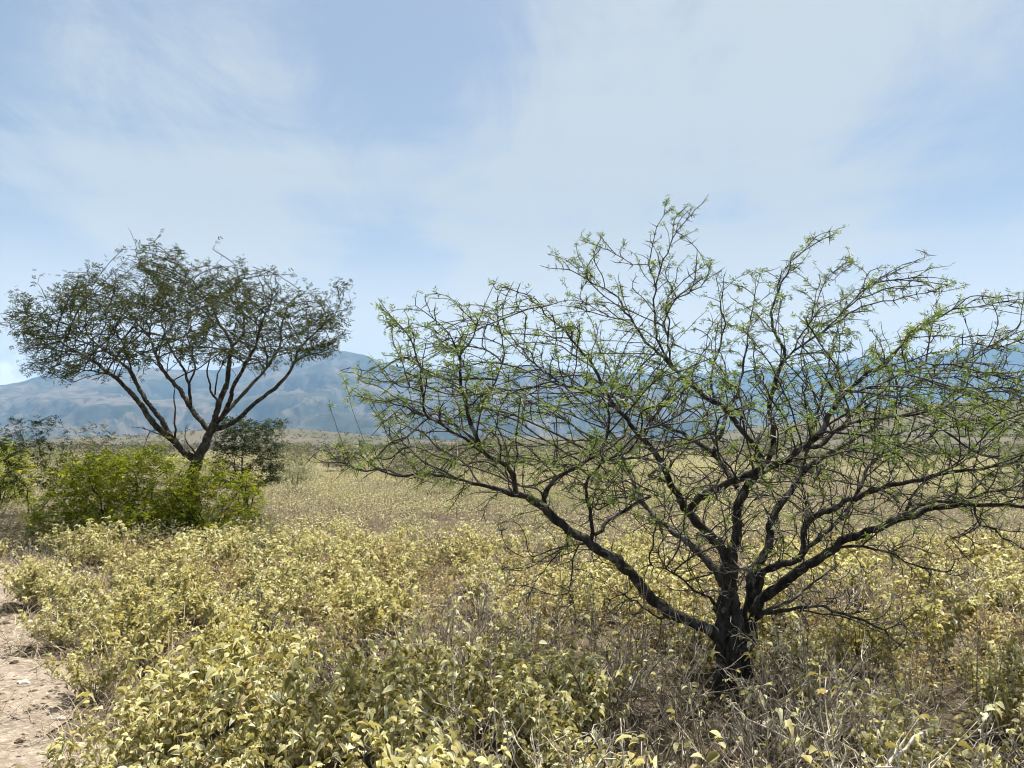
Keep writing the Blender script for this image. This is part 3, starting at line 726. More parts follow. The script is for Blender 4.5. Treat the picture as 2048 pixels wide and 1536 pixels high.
parts = [scatter(ACL[k], local(lpos[rest[kind[rest] == k]]), tuple(f[rest[kind[rest] == k]] for f in fr), lsz[rest[kind[rest] == k]]) for k in range(4)]
obj('foliage', mk_mesh('foliage', *join(parts), [M_ACLEAF]), tree, kind='stuff')
aclm = [mk_mesh('acacia_leaf', *ACL[k], [M_ACLEAF]) for k in range(4)]
for k in single:
    o = obj('leaf', aclm[kind[k]], tree)
    mm = Matrix(np.column_stack((fr[0][k], fr[1][k], fr[2][k])).tolist()).to_4x4()
    o.matrix_local = Matrix.Translation(Vector(local(lpos[k]))) @ mm @ Matrix.Scale(float(lsz[k]), 4)
# thorns: straight pairs
a = np.arange(4) * math.pi / 2
TVt = np.vstack((np.column_stack((np.zeros(4), np.cos(a) * 0.052, np.sin(a) * 0.052)), [[1, 0, 0]]))
THORN = (TVt, np.zeros((0, 4), int), np.array([(0, 1, 4), (1, 2, 4), (2, 3, 4), (3, 0, 4)]))
ct = np.concatenate((cand, np.array([k for k in range(ns) if fix[k] < 0.010])))
ct = ct[rngT.random(len(ct)) < np.where(r[ct] > 0.0026, 0.5, 0.16)]
tdirs = unit(np.cross(bdir[ct], unit(rngT.normal(0, 1, (len(ct), 3)))) + bdir[ct] * 0.25)
tp = np.concatenate((pos[ct], pos[ct])); td = np.concatenate((tdirs, unit(-tdirs + bdir[ct] * 0.8 + rngT.normal(0, 0.3, (len(ct), 3)))))
ts = rngT.uniform(0.030, 0.078, len(tp)) * np.where(np.concatenate((r[ct], r[ct])) > 0.0024, 1, 0.6)
frt = frames(td)
order = np.argsort(tp[:, 1] / ts); single = order[:200]; rest = order[200:]
obj('thorn_spray', mk_mesh('thorn_spray', *scatter(THORN, local(tp[rest]), tuple(f[rest] for f in frt), ts[rest]), [M_THORN]), tree, kind='stuff')
thm = mk_mesh('thorn', *THORN, [M_THORN])
for k in single:
    o = obj('thorn', thm, tree)
    mm = Matrix(np.column_stack((frt[0][k], frt[1][k], frt[2][k])).tolist()).to_4x4()
    o.matrix_local = Matrix.Translation(Vector(local(tp[k]))) @ mm @ Matrix.Scale(float(ts[k]), 4)

# ------------------------------------------------------------------ the umbrella acacia on the left
LY = 14.5
rngL = np.random.default_rng(21)
LT = [
 [(386, 1012, 0, .17), (384, 975, 0, .155), (388, 942, 0, .15), (397, 914, 0, .155)],
 [(395, 918, 0, .14), (411, 889, 0, .125), (421, 862, .05, .115), (430, 846, .08, .10)],
 [(394, 920, 0, .11), (369, 904, -.1, .10), (341, 875, -.3, .09), (309, 851, -.5, .082), (292, 826, -.6, .076), (271, 795, -.8, .068), (253, 777, -.9, .06), (218, 742, -1.1, .045), (190, 724, -1.2, .036), (165, 708, -1.3, .028), (130, 690, -1.5, .02), (95, 660, -1.6, .013)],
 [(341, 875, -.3, .075), (323, 840, -.2, .068), (295, 805, -.1, .062), (278, 777, 0, .055), (260, 742, .1, .045), (238, 718, .2, .036), (211, 700, .3, .028), (185, 680, .4, .02), (140, 640, .5, .013), (100, 615, .6, .008)],
 [(278, 777, 0, .035), (267, 745, -.2, .03), (253, 714, -.4, .026), (243, 682, -.5, .02), (220, 650, -.7, .015), (195, 600, -.8, .010), (175, 560, -.9, .006)],
 [(253, 777, -.9, .03), (225, 750, -1.2, .024), (190, 745, -1.5, .018), (150, 735, -1.8, .013), (100, 715, -2.0, .008)],
 [(421, 862, .05, .085), (390, 830, .2, .075), (373, 805, .35, .068), (355, 773, .5, .06), (331, 745, .65, .052), (313, 717, .8, .045), (299, 675, .95, .036), (288, 661, 1.0, .03), (270, 640, 1.1, .022), (240, 600, 1.3, .014), (225, 570, 1.4, .008)],
 [(299, 675, .95, .026), (302, 633, 1.0, .022), (323, 591, 1.0, .017), (300, 545, 1.1, .012), (270, 510, 1.1, .007)],
 [(382, 815, .25, .045), (380, 795, .1, .042), (376, 759, -.1, .036), (362, 728, -.3, .03), (345, 705, -.5, .024), (330, 670, -.7, .018), (320, 630, -.9, .012)],
 [(378, 770, -.05, .028), (394, 731, -.3, .024), (383, 703, -.5, .02), (375, 670, -.7, .015), (385, 620, -.9, .010), (370, 570, -1.0, .006)],
 [(428, 848, .08, .09), (440, 802, .1, .08), (454, 766, .15, .07), (457, 731, .2, .062), (464, 693, .25, .054), (454, 668, .3, .045), (436, 647, .3, .04), (425, 615, .35, .033), (397, 580, .4, .026), (369, 545, .4, .018), (345, 513, .4, .012), (310, 486, .4, .006)],
 [(464, 693, .25, .04), (485, 672, .1, .035), (489, 640, 0, .029), (471, 591, -.1, .022), (478, 560, -.15, .015), (472, 528, -.2, .008)],
 [(440, 802, .1, .035), (430, 795, -.1, .03), (418, 775, -.3, .026), (416, 735, -.5, .02), (422, 697, -.6, .010)],
 [(430, 790, -.1, .024), (437, 750, -.3, .02), (447, 720, -.5, .012)],
 [(432, 846, .08, .07), (447, 830, -.1, .064), (464, 788, -.4, .056), (482, 742, -.7, .047), (506, 703, -.95, .038), (517, 675, -1.1, .03), (525, 640, -1.3, .022), (545, 600, -1.4, .014), (560, 575, -1.5, .008)],
 [(440, 840, .05, .06), (482, 795, .3, .052), (510, 763, .5, .046), (533, 738, .7, .04), (563, 689, .95, .032), (563, 647, 1.1, .024), (577, 608, 1.2, .016), (600, 580, 1.3, .008)],
 [(433, 858, .05, .075), (464, 847, -.1, .068), (492, 823, -.2, .062), (517, 802, -.3, .058), (545, 780, -.35, .052), (570, 759, -.4, .046), (587, 728, -.45, .038), (594, 703, -.5, .033), (619, 675, -.55, .026), (643, 655, -.6, .018), (664, 633, -.65, .010), (678, 622, -.7, .005)],
 [(587, 728, -.45, .024), (612, 709, -.6, .019), (640, 703, -.8, .013), (668, 692, -.9, .007)],
 [(533, 738, .7, .024), (535, 712, .6, .02), (530, 690, .5, .016), (520, 660, .3, .010)],
 [(490, 730, -.75, .02), (520, 725, -.9, .016), (560, 700, -1.1, .012), (600, 650, -1.2, .007)],
 [(351, 885, -.2, .03), (349, 850, -.4, .026), (351, 800, -.6, .018), (350, 777, -.7, .010)],
 [(341, 875, -.3, .02), (320, 868, -.5, .016), (295, 860, -.7, .011), (262, 852, -.8, .006)],
 [(300, 862, -.6, .012), (292, 880, -.7, .010), (285, 905, -.8, .005)],
 [(400, 915, 0, .03), (385, 900, -.2, .022), (372, 878, -.3, .014), (370, 860, -.35, .006)],
]
LT = [[(a_, b_, c_, d_ * 0.64) for a_, b_, c_, d_ in tr] for tr in LT]
seedsL = limb_seeds(LT, LY, 0.13, 0.05, rngL)
baseL = np.array(P(386, 1012, LY)); baseL[2] = hz(baseL[0], baseL[1])
treeL = thing('acacia_tree', 'dark umbrella-shaped acacia with slanting limbs rising out of a green bush', 'tree', tuple(baseL))
p_, r_ = seedsL[0]
p_ = np.vstack(([baseL[0], baseL[1], baseL[2] - 0.05], p_)); r_ = np.concatenate(([0.15], r_))
def locL(V): return np.asarray(V) - baseL
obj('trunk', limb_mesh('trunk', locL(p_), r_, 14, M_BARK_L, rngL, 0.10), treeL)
thinL = []
for p_, r_ in seedsL[1:]:
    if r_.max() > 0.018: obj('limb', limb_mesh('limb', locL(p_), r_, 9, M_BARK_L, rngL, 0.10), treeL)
    else: thinL.append((locL(p_), r_))
crownL = [(15, 645), (30, 605), (60, 592), (100, 602), (150, 552), (190, 545), (235, 545), (250, 498), (300, 486), (350, 500), (395, 515), (430, 512), (490, 534), (520, 568), (580, 588), (640, 600), (668, 632), (672, 685), (640, 702), (600, 712), (560, 708), (520, 716),
          (480, 708), (440, 698), (380, 716), (330, 706), (280, 716), (240, 730), (200, 715), (150, 738), (90, 735), (60, 690), (25, 655)]
cc = poly_points(crownL, 150, rngL); a2 = poly_points(crownL, 1500, rngL)
ci = rngL.integers(0, len(cc), 4600); rv = unit(cc[ci] - np.array((405, 850))); rn = rngL.normal(0, 1, (4600, 2))
a2 = np.vstack((a2, cc[ci] + rv * rn[:, :1] * 24 + np.column_stack((-rv[:, 1], rv[:, 0])) * rn[:, 1:] * 8))
el = np.clip(1 - ((a2[:, 0] - 345) / 345) ** 2, 0.05, 1)
dz = rngL.uniform(-1, 1, len(a2)) * 2.5 * np.sqrt(el)
# a dome: the targets far from the axis in depth sit lower
a2[:, 1] += np.abs(dz) * 12 + np.clip((620 - a2[:, 1]) * 0.16, 0, 22)
att = np.array([P(x, y, LY + z) for (x, y), z in zip(a2, dz)])
pos, par, fix, org, ns = grow(seedsL, att, 0.11, 0.13, 1.5, 60, (0, 0, 0.04), 0.15, 6, inert=0.4, centre=P(405, 900, LY), fan=0.15)
r, ch, depth, chains = finish(pos, par, fix, ns, 0.0045, 2.6, 0.020)
obj('twig', mk_mesh('twigs', *join([tubes(thinL, 6), tubes([(locL(a_), b_) for a_, b_ in chains], 4)]), [M_TWIG_L], True), treeL, kind='stuff')
bdir = unit(pos - pos[np.maximum(par, 0)])
cand = np.array([k for k in range(len(pos)) if r[k] < 0.010])
cn = np.array([mnoise.noise(Vector(pos[k] * 1.7)) for k in cand])
sel = cand[rngL.random(len(cand)) < np.clip(0.55 + 2.0 * cn, 0.03, 1.0)]
lp = np.repeat(sel, 3)
lpos = pos[lp] + rngL.normal(0, 0.05, (len(lp), 3)); ldir = spread_dirs(bdir[lp], rngL, 0.9, 0.05)
lsz = rngL.uniform(0.05, 0.105, len(lp)); fr = frames(ldir, rngL.uniform(-0.8, 0.8, len(lp))); kind = rngL.integers(0, 4, len(lp))
obj('foliage', mk_mesh('foliage', *join([scatter(ACL[k], locL(lpos[kind == k]), tuple(f[kind == k] for f in fr), lsz[kind == k]) for k in range(4)]), [M_ACLEAF_L]), treeL, kind='stuff')

# ------------------------------------------------------------------ feathery bushes
def bush(name, label, cat, loc, rx, ry, h, natt, leafmat, twigmat, seed, leaf=0.08, nleaf=2, lod=None, group=None, nst=7, shell=0.35, low=0.12, step=0.09, p=0.8, arch=0.0):
    """multi-stemmed bush filling half an ellipsoid; leaves on its young twigs"""
    rng = np.random.default_rng(seed)
    seeds = []
    for k in range(nst):
        a = rng.uniform(0, 2 * math.pi); b = rng.uniform(0.15, 0.75)
        tgt = np.array((math.cos(a) * rx * b, math.sin(a) * ry * b, h * rng.uniform(0.35, 0.65)))
        s0 = np.array((math.cos(a) * rx * 0.08, math.sin(a) * ry * 0.08, -0.04))
        q = np.linspace(0, 1, 8)[:, None]
        pts = s0 + (tgt - s0) * q + rng.normal(0, 0.03 * h, (8, 3)) * q * (1 - q) * 3
        seeds.append((pts, np.linspace(0.030, 0.012, 8) * h * 0.38))
    v = unit(rng.normal(0, 1, (natt, 3))); v[:, 2] = np.abs(v[:, 2])
    rad_ = shell + (1 - shell) * rng.random(natt) ** 0.5
    lump = 1 + 0.30 * np.array([mnoise.noise(Vector(q * 2.2) + Vector((seed, 0, 0))) for q in v])
    A = v * (rad_ * lump)[:, None] * np.array((rx, ry, h)); A[:, 2] = np.maximum(A[:, 2], low * h * rng.random(natt) + low * h * 0.5)
    pos, par, fix, org, ns = grow(seeds, A, step, step * 1.15, step * 14, 45, (0, 0, arch), 0.3, seed)
    r, ch, depth, chains = finish(pos, par, fix, ns, 0.0022, 2.4, 0.014 * h)
    root = thing(name, label, cat, loc, group)
    obj('stem', mk_mesh('stem', *tubes(seeds, 6), [twigmat], True), root)
    obj('twig', mk_mesh('twig', *tubes(chains, 3), [twigmat], True), root, kind='stuff')
    bd = unit(pos - pos[np.maximum(par, 0)])
    cand = np.arange(ns, len(pos))
    cn = np.array([mnoise.noise(Vector(pos[k] * 2.5 / max(h, 0.5)) + Vector((seed * 3.0, 0, 0))) for k in cand])
    sel = cand[rng.random(len(cand)) < np.clip(p + 0.8 * cn, 0.03, 1)]
    if nleaf:
        lp = np.repeat(sel, nleaf); lpos = pos[lp] + rng.normal(0, leaf * 0.3, (len(lp), 3))
        ld = spread_dirs(bd[lp], rng, 0.8, 0.0); ld[:, 2] *= 0.55
        fr = frames(ld, rng.uniform(-0.6, 0.6, len(lp))); sz = leaf * rng.uniform(0.6, 1.3, len(lp)); kd = rng.integers(0, 4, len(lp))
        obj('foliage', mk_mesh('foliage', *join([scatter(ACL[k], lpos[kd == k], tuple(f[kd == k] for f in fr), sz[kd == k]) for k in range(4)]), [leafmat]), root, kind='stuff')
    return root

def copy_thing(src, loc, rz, s, label=None):
    o = src.copy(); COL.objects.link(o); o.location = loc; o.rotation_euler = (0, 0, rz); o.scale = (s, s, s)
    if label: o['label'] = label
    for c_ in src.children:
        k = c_.copy(); COL.objects.link(k); k.parent = o
    return o

def gpt(px, Y): 
    x = (px - 1024) / FPX * Y * 1.003
    return (x, Y, hz(x, Y))

bush('green_bush', 'broad feathery yellow-green bush wrapped around the foot of the dark acacia', 'bush', gpt(262, 13.2), 1.42, 1.15, 1.72, 4000, M_GREEN, M_TWIG_L, 31, 0.10, 3, p=0.9, low=0.10)
bush('green_bush', 'smaller bright yellow-green bush to the right of the acacia trunk', 'bush', gpt(428, 13.0), 0.9, 0.7, 1.36, 1700, M_GREEN, M_TWIG_L, 32, 0.10, 3, p=0.85)
bush('green_bush', 'pale yellow-green feathery bush left of the wide green bush, partly out of frame', 'bush', gpt(5, 17.5), 0.85, 0.8, 1.65, 800, M_GREEN, M_TWIG_L, 33, 0.10, 3, p=0.8, low=0.3)
bush('dark_shrub', 'dark-leaved little thorn shrub sticking up left behind the wide green bush', 'shrub', gpt(70, 15.6), 0.70, 0.4, 1.66, 240, M_DARKLEAF, M_TWIG_L, 34, 0.09, 4, p=0.9, low=0.88, nst=3, shell=0.6)
bush('small_acacia', 'small leaning dark green acacia behind the right side of the big acacia', 'tree', gpt(498, 17.2), 0.80, 0.7, 2.1, 1100, M_DARKLEAF, M_TWIG_L, 35, 0.10, 4, p=0.9, low=0.68, shell=0.55)
bush('dead_brush', 'brown leafless brush at the picture edge beside the dirt path', 'shrub', gpt(2, 11.8), 0.75, 0.7, 0.92, 700, M_BROWN, M_STEM, 36, 0.06, 1, p=0.6)
bush('grey_bush', 'airy grey-green bush alone in the field between the two trees', 'bush', gpt(590, 27.0), 0.95, 0.9, 1.38, 700, M_GREY, M_TWIG_L, 37, 0.11, 2, p=0.55, low=0.3)

# scrub bushes scattered over the far plain
GRP = 'scrub bushes on the far plain'
LAB = 'small grey-green scrub bush standing far out on the plain before the mountains'
protoA = bush('scrub_bush', LAB, 'bush', gpt(700, 52), 1.3, 1.2, 1.8, 260, M_GREY, M_TWIG_L, 41, 0.24, 2, p=0.6, low=0.25, step=0.16, group=GRP)
protoB = bush('scrub_bush', LAB, 'bush', gpt(930, 66), 1.7, 1.4, 2.2, 300, M_SCRUB, M_TWIG_L, 42, 0.26, 2, p=0.7, low=0.2, step=0.2, group=GRP)
protoC = bush('scrub_bush', LAB, 'bush', gpt(780, 45), 1.0, 1.0, 1.3, 200, M_GREY, M_STEM, 43, 0.18, 1, p=0.4, low=0.2, step=0.14, group=GRP)
rs = random.Random(5)
for k in range(165):
    Y = 30 * (420 / 30) ** (rs.random() ** 0.9)
    px = rs.uniform(-40, 2090)
    if rs.random() < 0.3: px = rs.uniform(500, 1250)
    src = rs.choice((protoA, protoB, protoC, protoB))
    x, y, z = gpt(px, Y)
    copy_thing(src, (x, y, z), rs.uniform(0, 6.28), rs.uniform(0.6, 1.15) * (1 + Y / 900))

for k in range(26):
    Y = rs.uniform(21, 75); px = rs.uniform(520, 1420) if k % 3 else rs.uniform(1500, 2080)
    copy_thing(rs.choice((protoA, protoC, protoC)), gpt(px, Y), rs.uniform(0, 6.28), rs.uniform(0.35, 0.75))

# ------------------------------------------------------------------ low shrubs of the field
def ovate(cup, droop, fold):
    rows = ((0.22, 0.25), (0.5, 0.33), (0.80, 0.20))
    V = [(0, 0, 0)]
    for s, w_ in rows:
        for q in (-1, 0, 1):
            V.append((s * (1 - 0.12 * droop * s), q * w_ * (1 - 0.35 * fold), -droop * s * s + (cup * w_ * abs(q)) + fold * abs(q) * w_))
    V.append((0.98 - 0.15 * droop, 0, -droop * 1.05))
    F4 = [(1, 4, 5, 2), (2, 5, 6, 3), (4, 7, 8, 5), (5, 8, 9, 6)]
    F3 = [(0, 1, 2), (0, 2, 3), (7, 10, 8), (8, 10, 9)]
    return np.array(V, float), np.array(F4), np.array(F3)
OV = [ovate(0.25, 0.35, 0.15), ovate(0.1, 0.6, 0.4), ovate(0.4, 0.15, 0.7), ovate(0.5, 0.95, 0.9), ovate(0.2, 0.75, 1.1)]
LOWLEAF = (np.array([(0, 0, 0), (0.5, -0.3, 0.08), (1, 0, -0.15), (0.5, 0.3, 0.08)]), np.zeros((0, 4), int), np.array([(0, 1, 2), (0, 2, 3)]))

def shrub_skeleton(rng, h, spread, nst, r0, curve, side=3):
    chains, nodes, dirs = [], [], []
    for k in range(nst):
        a = rng.uniform(0, 6.283); lean = spread * rng.uniform(0.1, 1.0)
        b0 = np.array((math.cos(a), math.sin(a), 0)) * rng.uniform(0.0, 0.07)
        L = h * rng.uniform(0.75, 1.15); n = 8; p_ = b0 + np.array((0, 0, -0.03)); pts = [p_]
        dv = unit(np.array((math.cos(a) * lean, math.sin(a) * lean, 1.0)))
        for q in range(n):
            dv = unit(dv + rng.normal(0, curve, 3) + np.array((0, 0, 0.05)))
            p_ = p_ + dv * L * 1.15 / n; pts.append(p_)
        pts = np.array(pts); chains.append((pts, np.linspace(1.0, 0.35, n + 1) * r0 * rng.uniform(0.6, 1.3)))
        for q in range(4, n + 1): nodes.append(pts[q]); dirs.append(unit(pts[q] - pts[q - 1]))
        for s in range(side):
            q = rng.integers(2, n); sp_ = pts[q]; sdv = unit(rng.normal(0, 1, 3) * np.array((1, 1, 0.4)) + np.array((0, 0, 0.55)) + dv * 0.5)
            sl = L * rng.uniform(0.22, 0.45); sps = [sp_]
            for u in range(4):
                sdv = unit(sdv + rng.normal(0, curve * 1.2, 3) + np.array((0, 0, 0.12))); sps.append(sps[-1] + sdv * sl / 4)
                nodes.append(sps[-1]); dirs.append(sdv)
            chains.append((np.array(sps), np.linspace(0.55, 0.25, 5) * r0))
    return chains, np.array(nodes), np.array(dirs)

class Proto: pass
def shrub_proto(seed, h, spread, nst, r0, leaf, pleaf, nper, curve=0.13, stem=M_STEM, nbig=130, low=False, side=3, lmat=None, slim=1.0):
    lmat = lmat or M_SHRUB
    rng = np.random.default_rng(seed); pr = Proto()
    chains, nodes, dirs = shrub_skeleton(rng, h, spread, nst, r0, curve, side)
    pr.stem = mk_mesh('stems', *tubes(chains, 3 if low else 5), [stem], True)
    sel = np.where(rng.random(len(nodes)) < pleaf)[0]; lp = np.repeat(sel, nper)
    pos = nodes[lp] + rng.normal(0, 0.012, (len(lp), 3))
    ld = unit(dirs[lp] * 0.30 + unit(rng.normal(0, 1, (len(lp), 3)) * np.array((1, 1, 0.45))) * 0.9 + np.array((0, 0, -0.12)))
    fr = frames(ld, rng.normal(0, 0.5, len(lp))); sz = leaf * rng.uniform(0.55, 1.25, len(lp)); kd = rng.integers(0, 5, len(lp))
    fr = (fr[0], fr[1] * slim, fr[2])
    def build(ix):
        if low: return mk_mesh('foliage', *scatter(LOWLEAF, pos[ix], tuple(f[ix] for f in fr), sz[ix]), [M_SHRUB])
        return add_rim(mk_mesh('foliage', *join([scatter(OV[k], pos[ix][kd[ix] == k], tuple(f[ix][kd[ix] == k] for f in fr), sz[ix][kd[ix] == k]) for k in range(5)]), [lmat], True))
    pr.has = len(lp) > 5
    if pr.has:
        pr.foliage = build(np.arange(len(lp)))
        if nbig:
            ordr = np.argsort(-(pos[:, 2] - 0.35 * pos[:, 1])); nb_ = min(nbig, int(len(ordr) * 0.7)); pr.big = ordr[:nb_]; pr.rest = build(ordr[nb_:])
        pr.pos, pr.fr, pr.sz, pr.kd = pos, fr, sz, kd
    return pr

RIM = np.array([0.3, 1, 0, 1, 1, 0, 1, 1, 0.1, 1, 1], np.float32)
def add_rim(me):
    at = me.attributes.new('rim', 'FLOAT', 'POINT')
    at.data.foreach_set('value', np.tile(RIM, len(me.vertices) // 11)); return me
OVM = [add_rim(mk_mesh('shrub_leaf', *OV[k], [M_SHRUB], True)) for k in range(5)]
NEAR = [shrub_proto(100 + k, h, 0.95, 18, 0.0034, lf, 0.95, 4) for k, (h, lf) in enumerate(((0.52, .049), (0.46, .043), (0.56, .050), (0.42, .039), (0.50, .045)))]
MIDP = [shrub_proto(120 + k, h, 1.0, 14, 0.0034, lf, 0.95, 4, nbig=0) for k, (h, lf) in enumerate(((0.46, .042), (0.40, .038), (0.50, .044), (0.36, .040), (0.44, .036), (0.48, .038)))]
DRYP = [shrub_proto(130 + k, h, 1.0, 14, 0.003, lf, 0.8, 2, 0.2, nbig=0, lmat=M_DRY, slim=0.5) for k, (h, lf) in enumerate(((0.42, .042), (0.36, .038), (0.46, .044), (0.40, .036)))]
BARE = [shrub_proto(140 + k, h, 0.95, 17, 0.0058, .046, pl, 2, 0.26, M_PALE if k % 2 else M_STEM2, nbig=0, side=4) for k, (h, pl) in enumerate(((0.52, .05), (0.60, .12), (0.46, .03), (0.56, .20)))]
TALL = [shrub_proto(150 + k, h, 0.30, 5, 0.0035, .03, .05, 1, 0.10, M_STEM, nbig=0, side=2) for k, h in enumerate((0.85, 1.0, 0.75))]

def place(pr, kindname, label, group, x, y, rz, s, singles=False):
    o = thing(kindname, label, 'shrub', (x, y, hz(x, y)), group); o.rotation_euler = (0, 0, rz); o.scale = (s, s, s)
    st = obj('stem', pr.stem, o)
    if pr.has:
        if singles:
            obj('foliage', pr.rest, o, kind='stuff')
            for k in pr.big:
                lf = obj('leaf', OVM[pr.kd[k]], o)
                mm = Matrix(np.column_stack((pr.fr[0][k], pr.fr[1][k], pr.fr[2][k])).tolist()).to_4x4()
                lf.matrix_local = Matrix.Translation(Vector(pr.pos[k])) @ mm @ Matrix.Scale(float(pr.sz[k]), 4)
        else: obj('foliage', pr.foliage, o, kind='stuff')
    return o

rs = random.Random(17)
spots = []
def in_view(x, y, margin=0.05): return y > 0.5 and abs(x / y) < 0.66 + margin
yy = 2.55
while yy < 13.2:
    sp_ = 0.43 + 0.012 * yy
    xx = -0.74 * yy
    while xx < 0.74 * yy:
        x, y = xx + rs.uniform(-0.5, 0.5) * sp_, yy + rs.uniform(-0.5, 0.5) * sp_
        if path_side(x, y) > 0.12 and math.hypot(x - base[0], y - base[1]) > 0.30 and math.hypot(x - baseL[0], y - baseL[1]) > 0.5: spots.append((x, y))
        xx += sp_
    yy += sp_ * 0.95
spots.sort(key=lambda s: s[1])
def bareness(x, y):
    """bare stems gather in front of and under the thorn tree"""
    b = 0.97 * math.exp(-((x - 1.0) / 0.72) ** 4 - ((y - 3.3) / 1.25) ** 4) + 0.55 * math.exp(-((x - 1.8) / 0.8) ** 2 - ((y - 3.2) / 0.9) ** 2)
    b += 0.95 * math.exp(-((x - 1.35) / 0.55) ** 4 - ((y - 4.5) / 0.75) ** 4)
    b += 0.5 * math.exp(-((x + 0.2) / 0.9) ** 2 - ((y - 5.2) / 0.9) ** 2)
    return min(0.95, b + (0.28 if x > -0.9 else 0.08) * max(0.0, mnoise.noise(Vector((x * 0.8, y * 0.8, 3.3))) + 0.45))
n_single = 0; nind = 0; field = []
for x, y in spots:
    edge_ = path_side(x, y)
    rz = rs.uniform(0, 6.283)
    s = rs.uniform(0.8, 1.15) * (0.78 + 0.22 * min(1, edge_ / 0.9))
    if math.hypot(x - 1.35, (y - 4.5) * 0.8) < 0.8: s *= 0.88
    if nind >= 300: field.append((x, y)); continue
    if rs.random() < bareness(x, y):
        place(rs.choice(BARE), 'bare_shrub', *(('nearly leafless shrub of pale tangled stems around the foot of the thorn tree', 'bare shrubs round the thorn tree') if math.hypot(x - base[0], y - base[1]) < 1.5 and y > 4 else ('nearly leafless shrub of pale arching stems in front of the thorn tree', 'bare shrubs before the thorn tree') if x > 0.1 and y < 4.3 else ('nearly leafless twiggy shrub among the yellow shrubs of the field', 'bare shrubs in the field')), x, y, rz, s)
    elif y < 4.6 and x < 1.1:
        sg = n_single < 17 and abs(x / y) < 0.68 and y < 4.0
        n_single += sg
        if edge_ < 0.8: lab, grp = 'leafy yellow-green shrub spilling over the edge of the dirt path', 'shrubs along the dirt path'
        else: lab, grp = 'knee-high shrub with large pale yellow-green cupped leaves in the foreground', 'large-leaved shrubs in the foreground'
        place(rs.choice(NEAR), 'leafy_shrub', lab, grp, x, y, rz, s, sg)
    else:
        if edge_ < 0.8: lab, grp = 'leafy yellow-green shrub spilling over the edge of the dirt path', 'shrubs along the dirt path'
        elif math.hypot(x - base[0], y - base[1]) < 1.1: lab, grp = 'small-leaved yellowish shrub growing close around the trunk of the thorn tree', 'shrubs around the thorn tree'
        elif x > 3.6 and y < 9: lab, grp = 'low yellowish shrub under the long right-hand limbs of the thorn tree', 'shrubs under the right limbs'
        elif y > 6.2 and x > 0.2: lab, grp = 'low yellowish small-leaved shrub in the open field behind the thorn tree', 'shrubs behind the thorn tree'
        elif y > 9.5 and x < -2.6: lab, grp = 'pale-leaved low shrub just in front of the wide green bush', 'shrubs before the green bush'
        elif x > -1.2: lab, grp = 'low yellowish shrub beneath the low left limb of the thorn tree', 'shrubs under the left limb'
        else: lab, grp = 'low yellowish shrub in the field between the dirt path and the thorn tree', 'shrubs between path and thorn tree'
        dry = 0.30 + 0.55 * (mnoise.noise(Vector((x * 0.55 + 9, y * 0.4, 1.1))) + mnoise.noise(Vector((x * 1.7, y * 1.3, 4.1))) * 0.5) + (0.22 if x > 2 else 0) + 0.35 * math.exp(-((x + 0.4) / 1.3) ** 2 - ((y - 5.8) / 1.5) ** 2)
        if rs.random() < dry:
            lab = lab.replace('low yellowish', 'low tan dried-up').replace('leafy yellow-green', 'half-dry tan').replace('small-leaved yellowish', 'dry tan narrow-leaved').replace('pale-leaved', 'dry tan'); grp = 'dry ' + grp
            place(rs.choice(DRYP), 'dry_shrub', lab, grp, x, y, rz, s * rs.uniform(0.7, 1.05))
        else: place(rs.choice(MIDP), 'leafy_shrub', lab, grp, x, y, rz, s)
    nind += 1
for px, Y, k, s in ((1150, 4.4, 0, .95), (1240, 4.2, 1, .9), (1300, 3.8, 2, 1.0), (1345, 4.6, 0, .9), (1410, 3.4, 1, .8), (1580, 3.9, 2, 1.0), (1660, 3.6, 0, .95), (1800, 3.8, 1, .85), (1560, 3.2, 0, .8), (1940, 4.4, 2, 1.0), (860, 5.4, 1, .8), (1060, 5.0, 2, .9)):
    x, y, z = gpt(px, Y)
    place(TALL[k], 'dry_stem_clump', 'clump of thin upright dark dry stems rising above the shrubs near the thorn tree', 'tall dry stems', x, y, rs.uniform(0, 6.28), s)

# the rest of the field: one mass of low leaves and dead stalks
rngF = np.random.default_rng(77)
fp, fs = [], []
lastY = max(s[1] for s in spots[:300])
for x, y in field: fp.append((x, y)); fs.append(1.0)
yy = 7.0
while yy < 420:
    sp_ = 0.62 * max(1, (yy / 26)) ** 0.95
    xx = -1.25 * yy
    while xx < 1.1 * yy:
        x, y = xx + rngF.uniform(-0.5, 0.5) * sp_, yy + rngF.uniform(-0.5, 0.5) * sp_
        if yy < 13.0 and abs(x) < 0.76 * y: xx += sp_; continue
        dens = mnoise.noise(Vector((x * 0.09, y * 0.06, 5.0))) + 0.9 - max(0, (yy - 70) / 160) - (0.55 if x > 0.3 * y and yy > 38 else 0)
        if not -3.0 < path_side(x, y) < 0.1 and rngF.random() < dens and math.hypot(x - baseL[0], y - baseL[1]) > 0.4: fp.append((x, y)); fs.append(sp_ / 0.62)
        xx += sp_
    yy += sp_ * 0.95
fp = np.array(fp); fs = np.array(fs)
nleaf = np.where(np.abs(fp[:, 0]) > 0.74 * fp[:, 1], 40, np.where(fp[:, 1] < 26, 100, 50)).astype(int)
own = np.repeat(np.arange(len(fp)), nleaf)
a = rngF.uniform(0, 6.283, len(own)); rr_ = np.sqrt(rngF.random(len(own))) * 0.40 * fs[own] ** 0.9
hh = (0.30 + 0.22 * rngF.random(len(fp)))[own] * np.minimum(fs[own], 1.6) ** 0.4
zz = hh * (1 - (rr_ / (0.46 * fs[own] ** 0.9)) ** 2 * 0.6) * np.sqrt(rngF.uniform(0.10, 1, len(own)))
px_, py_ = fp[own, 0] + np.cos(a) * rr_, fp[own, 1] + np.sin(a) * rr_
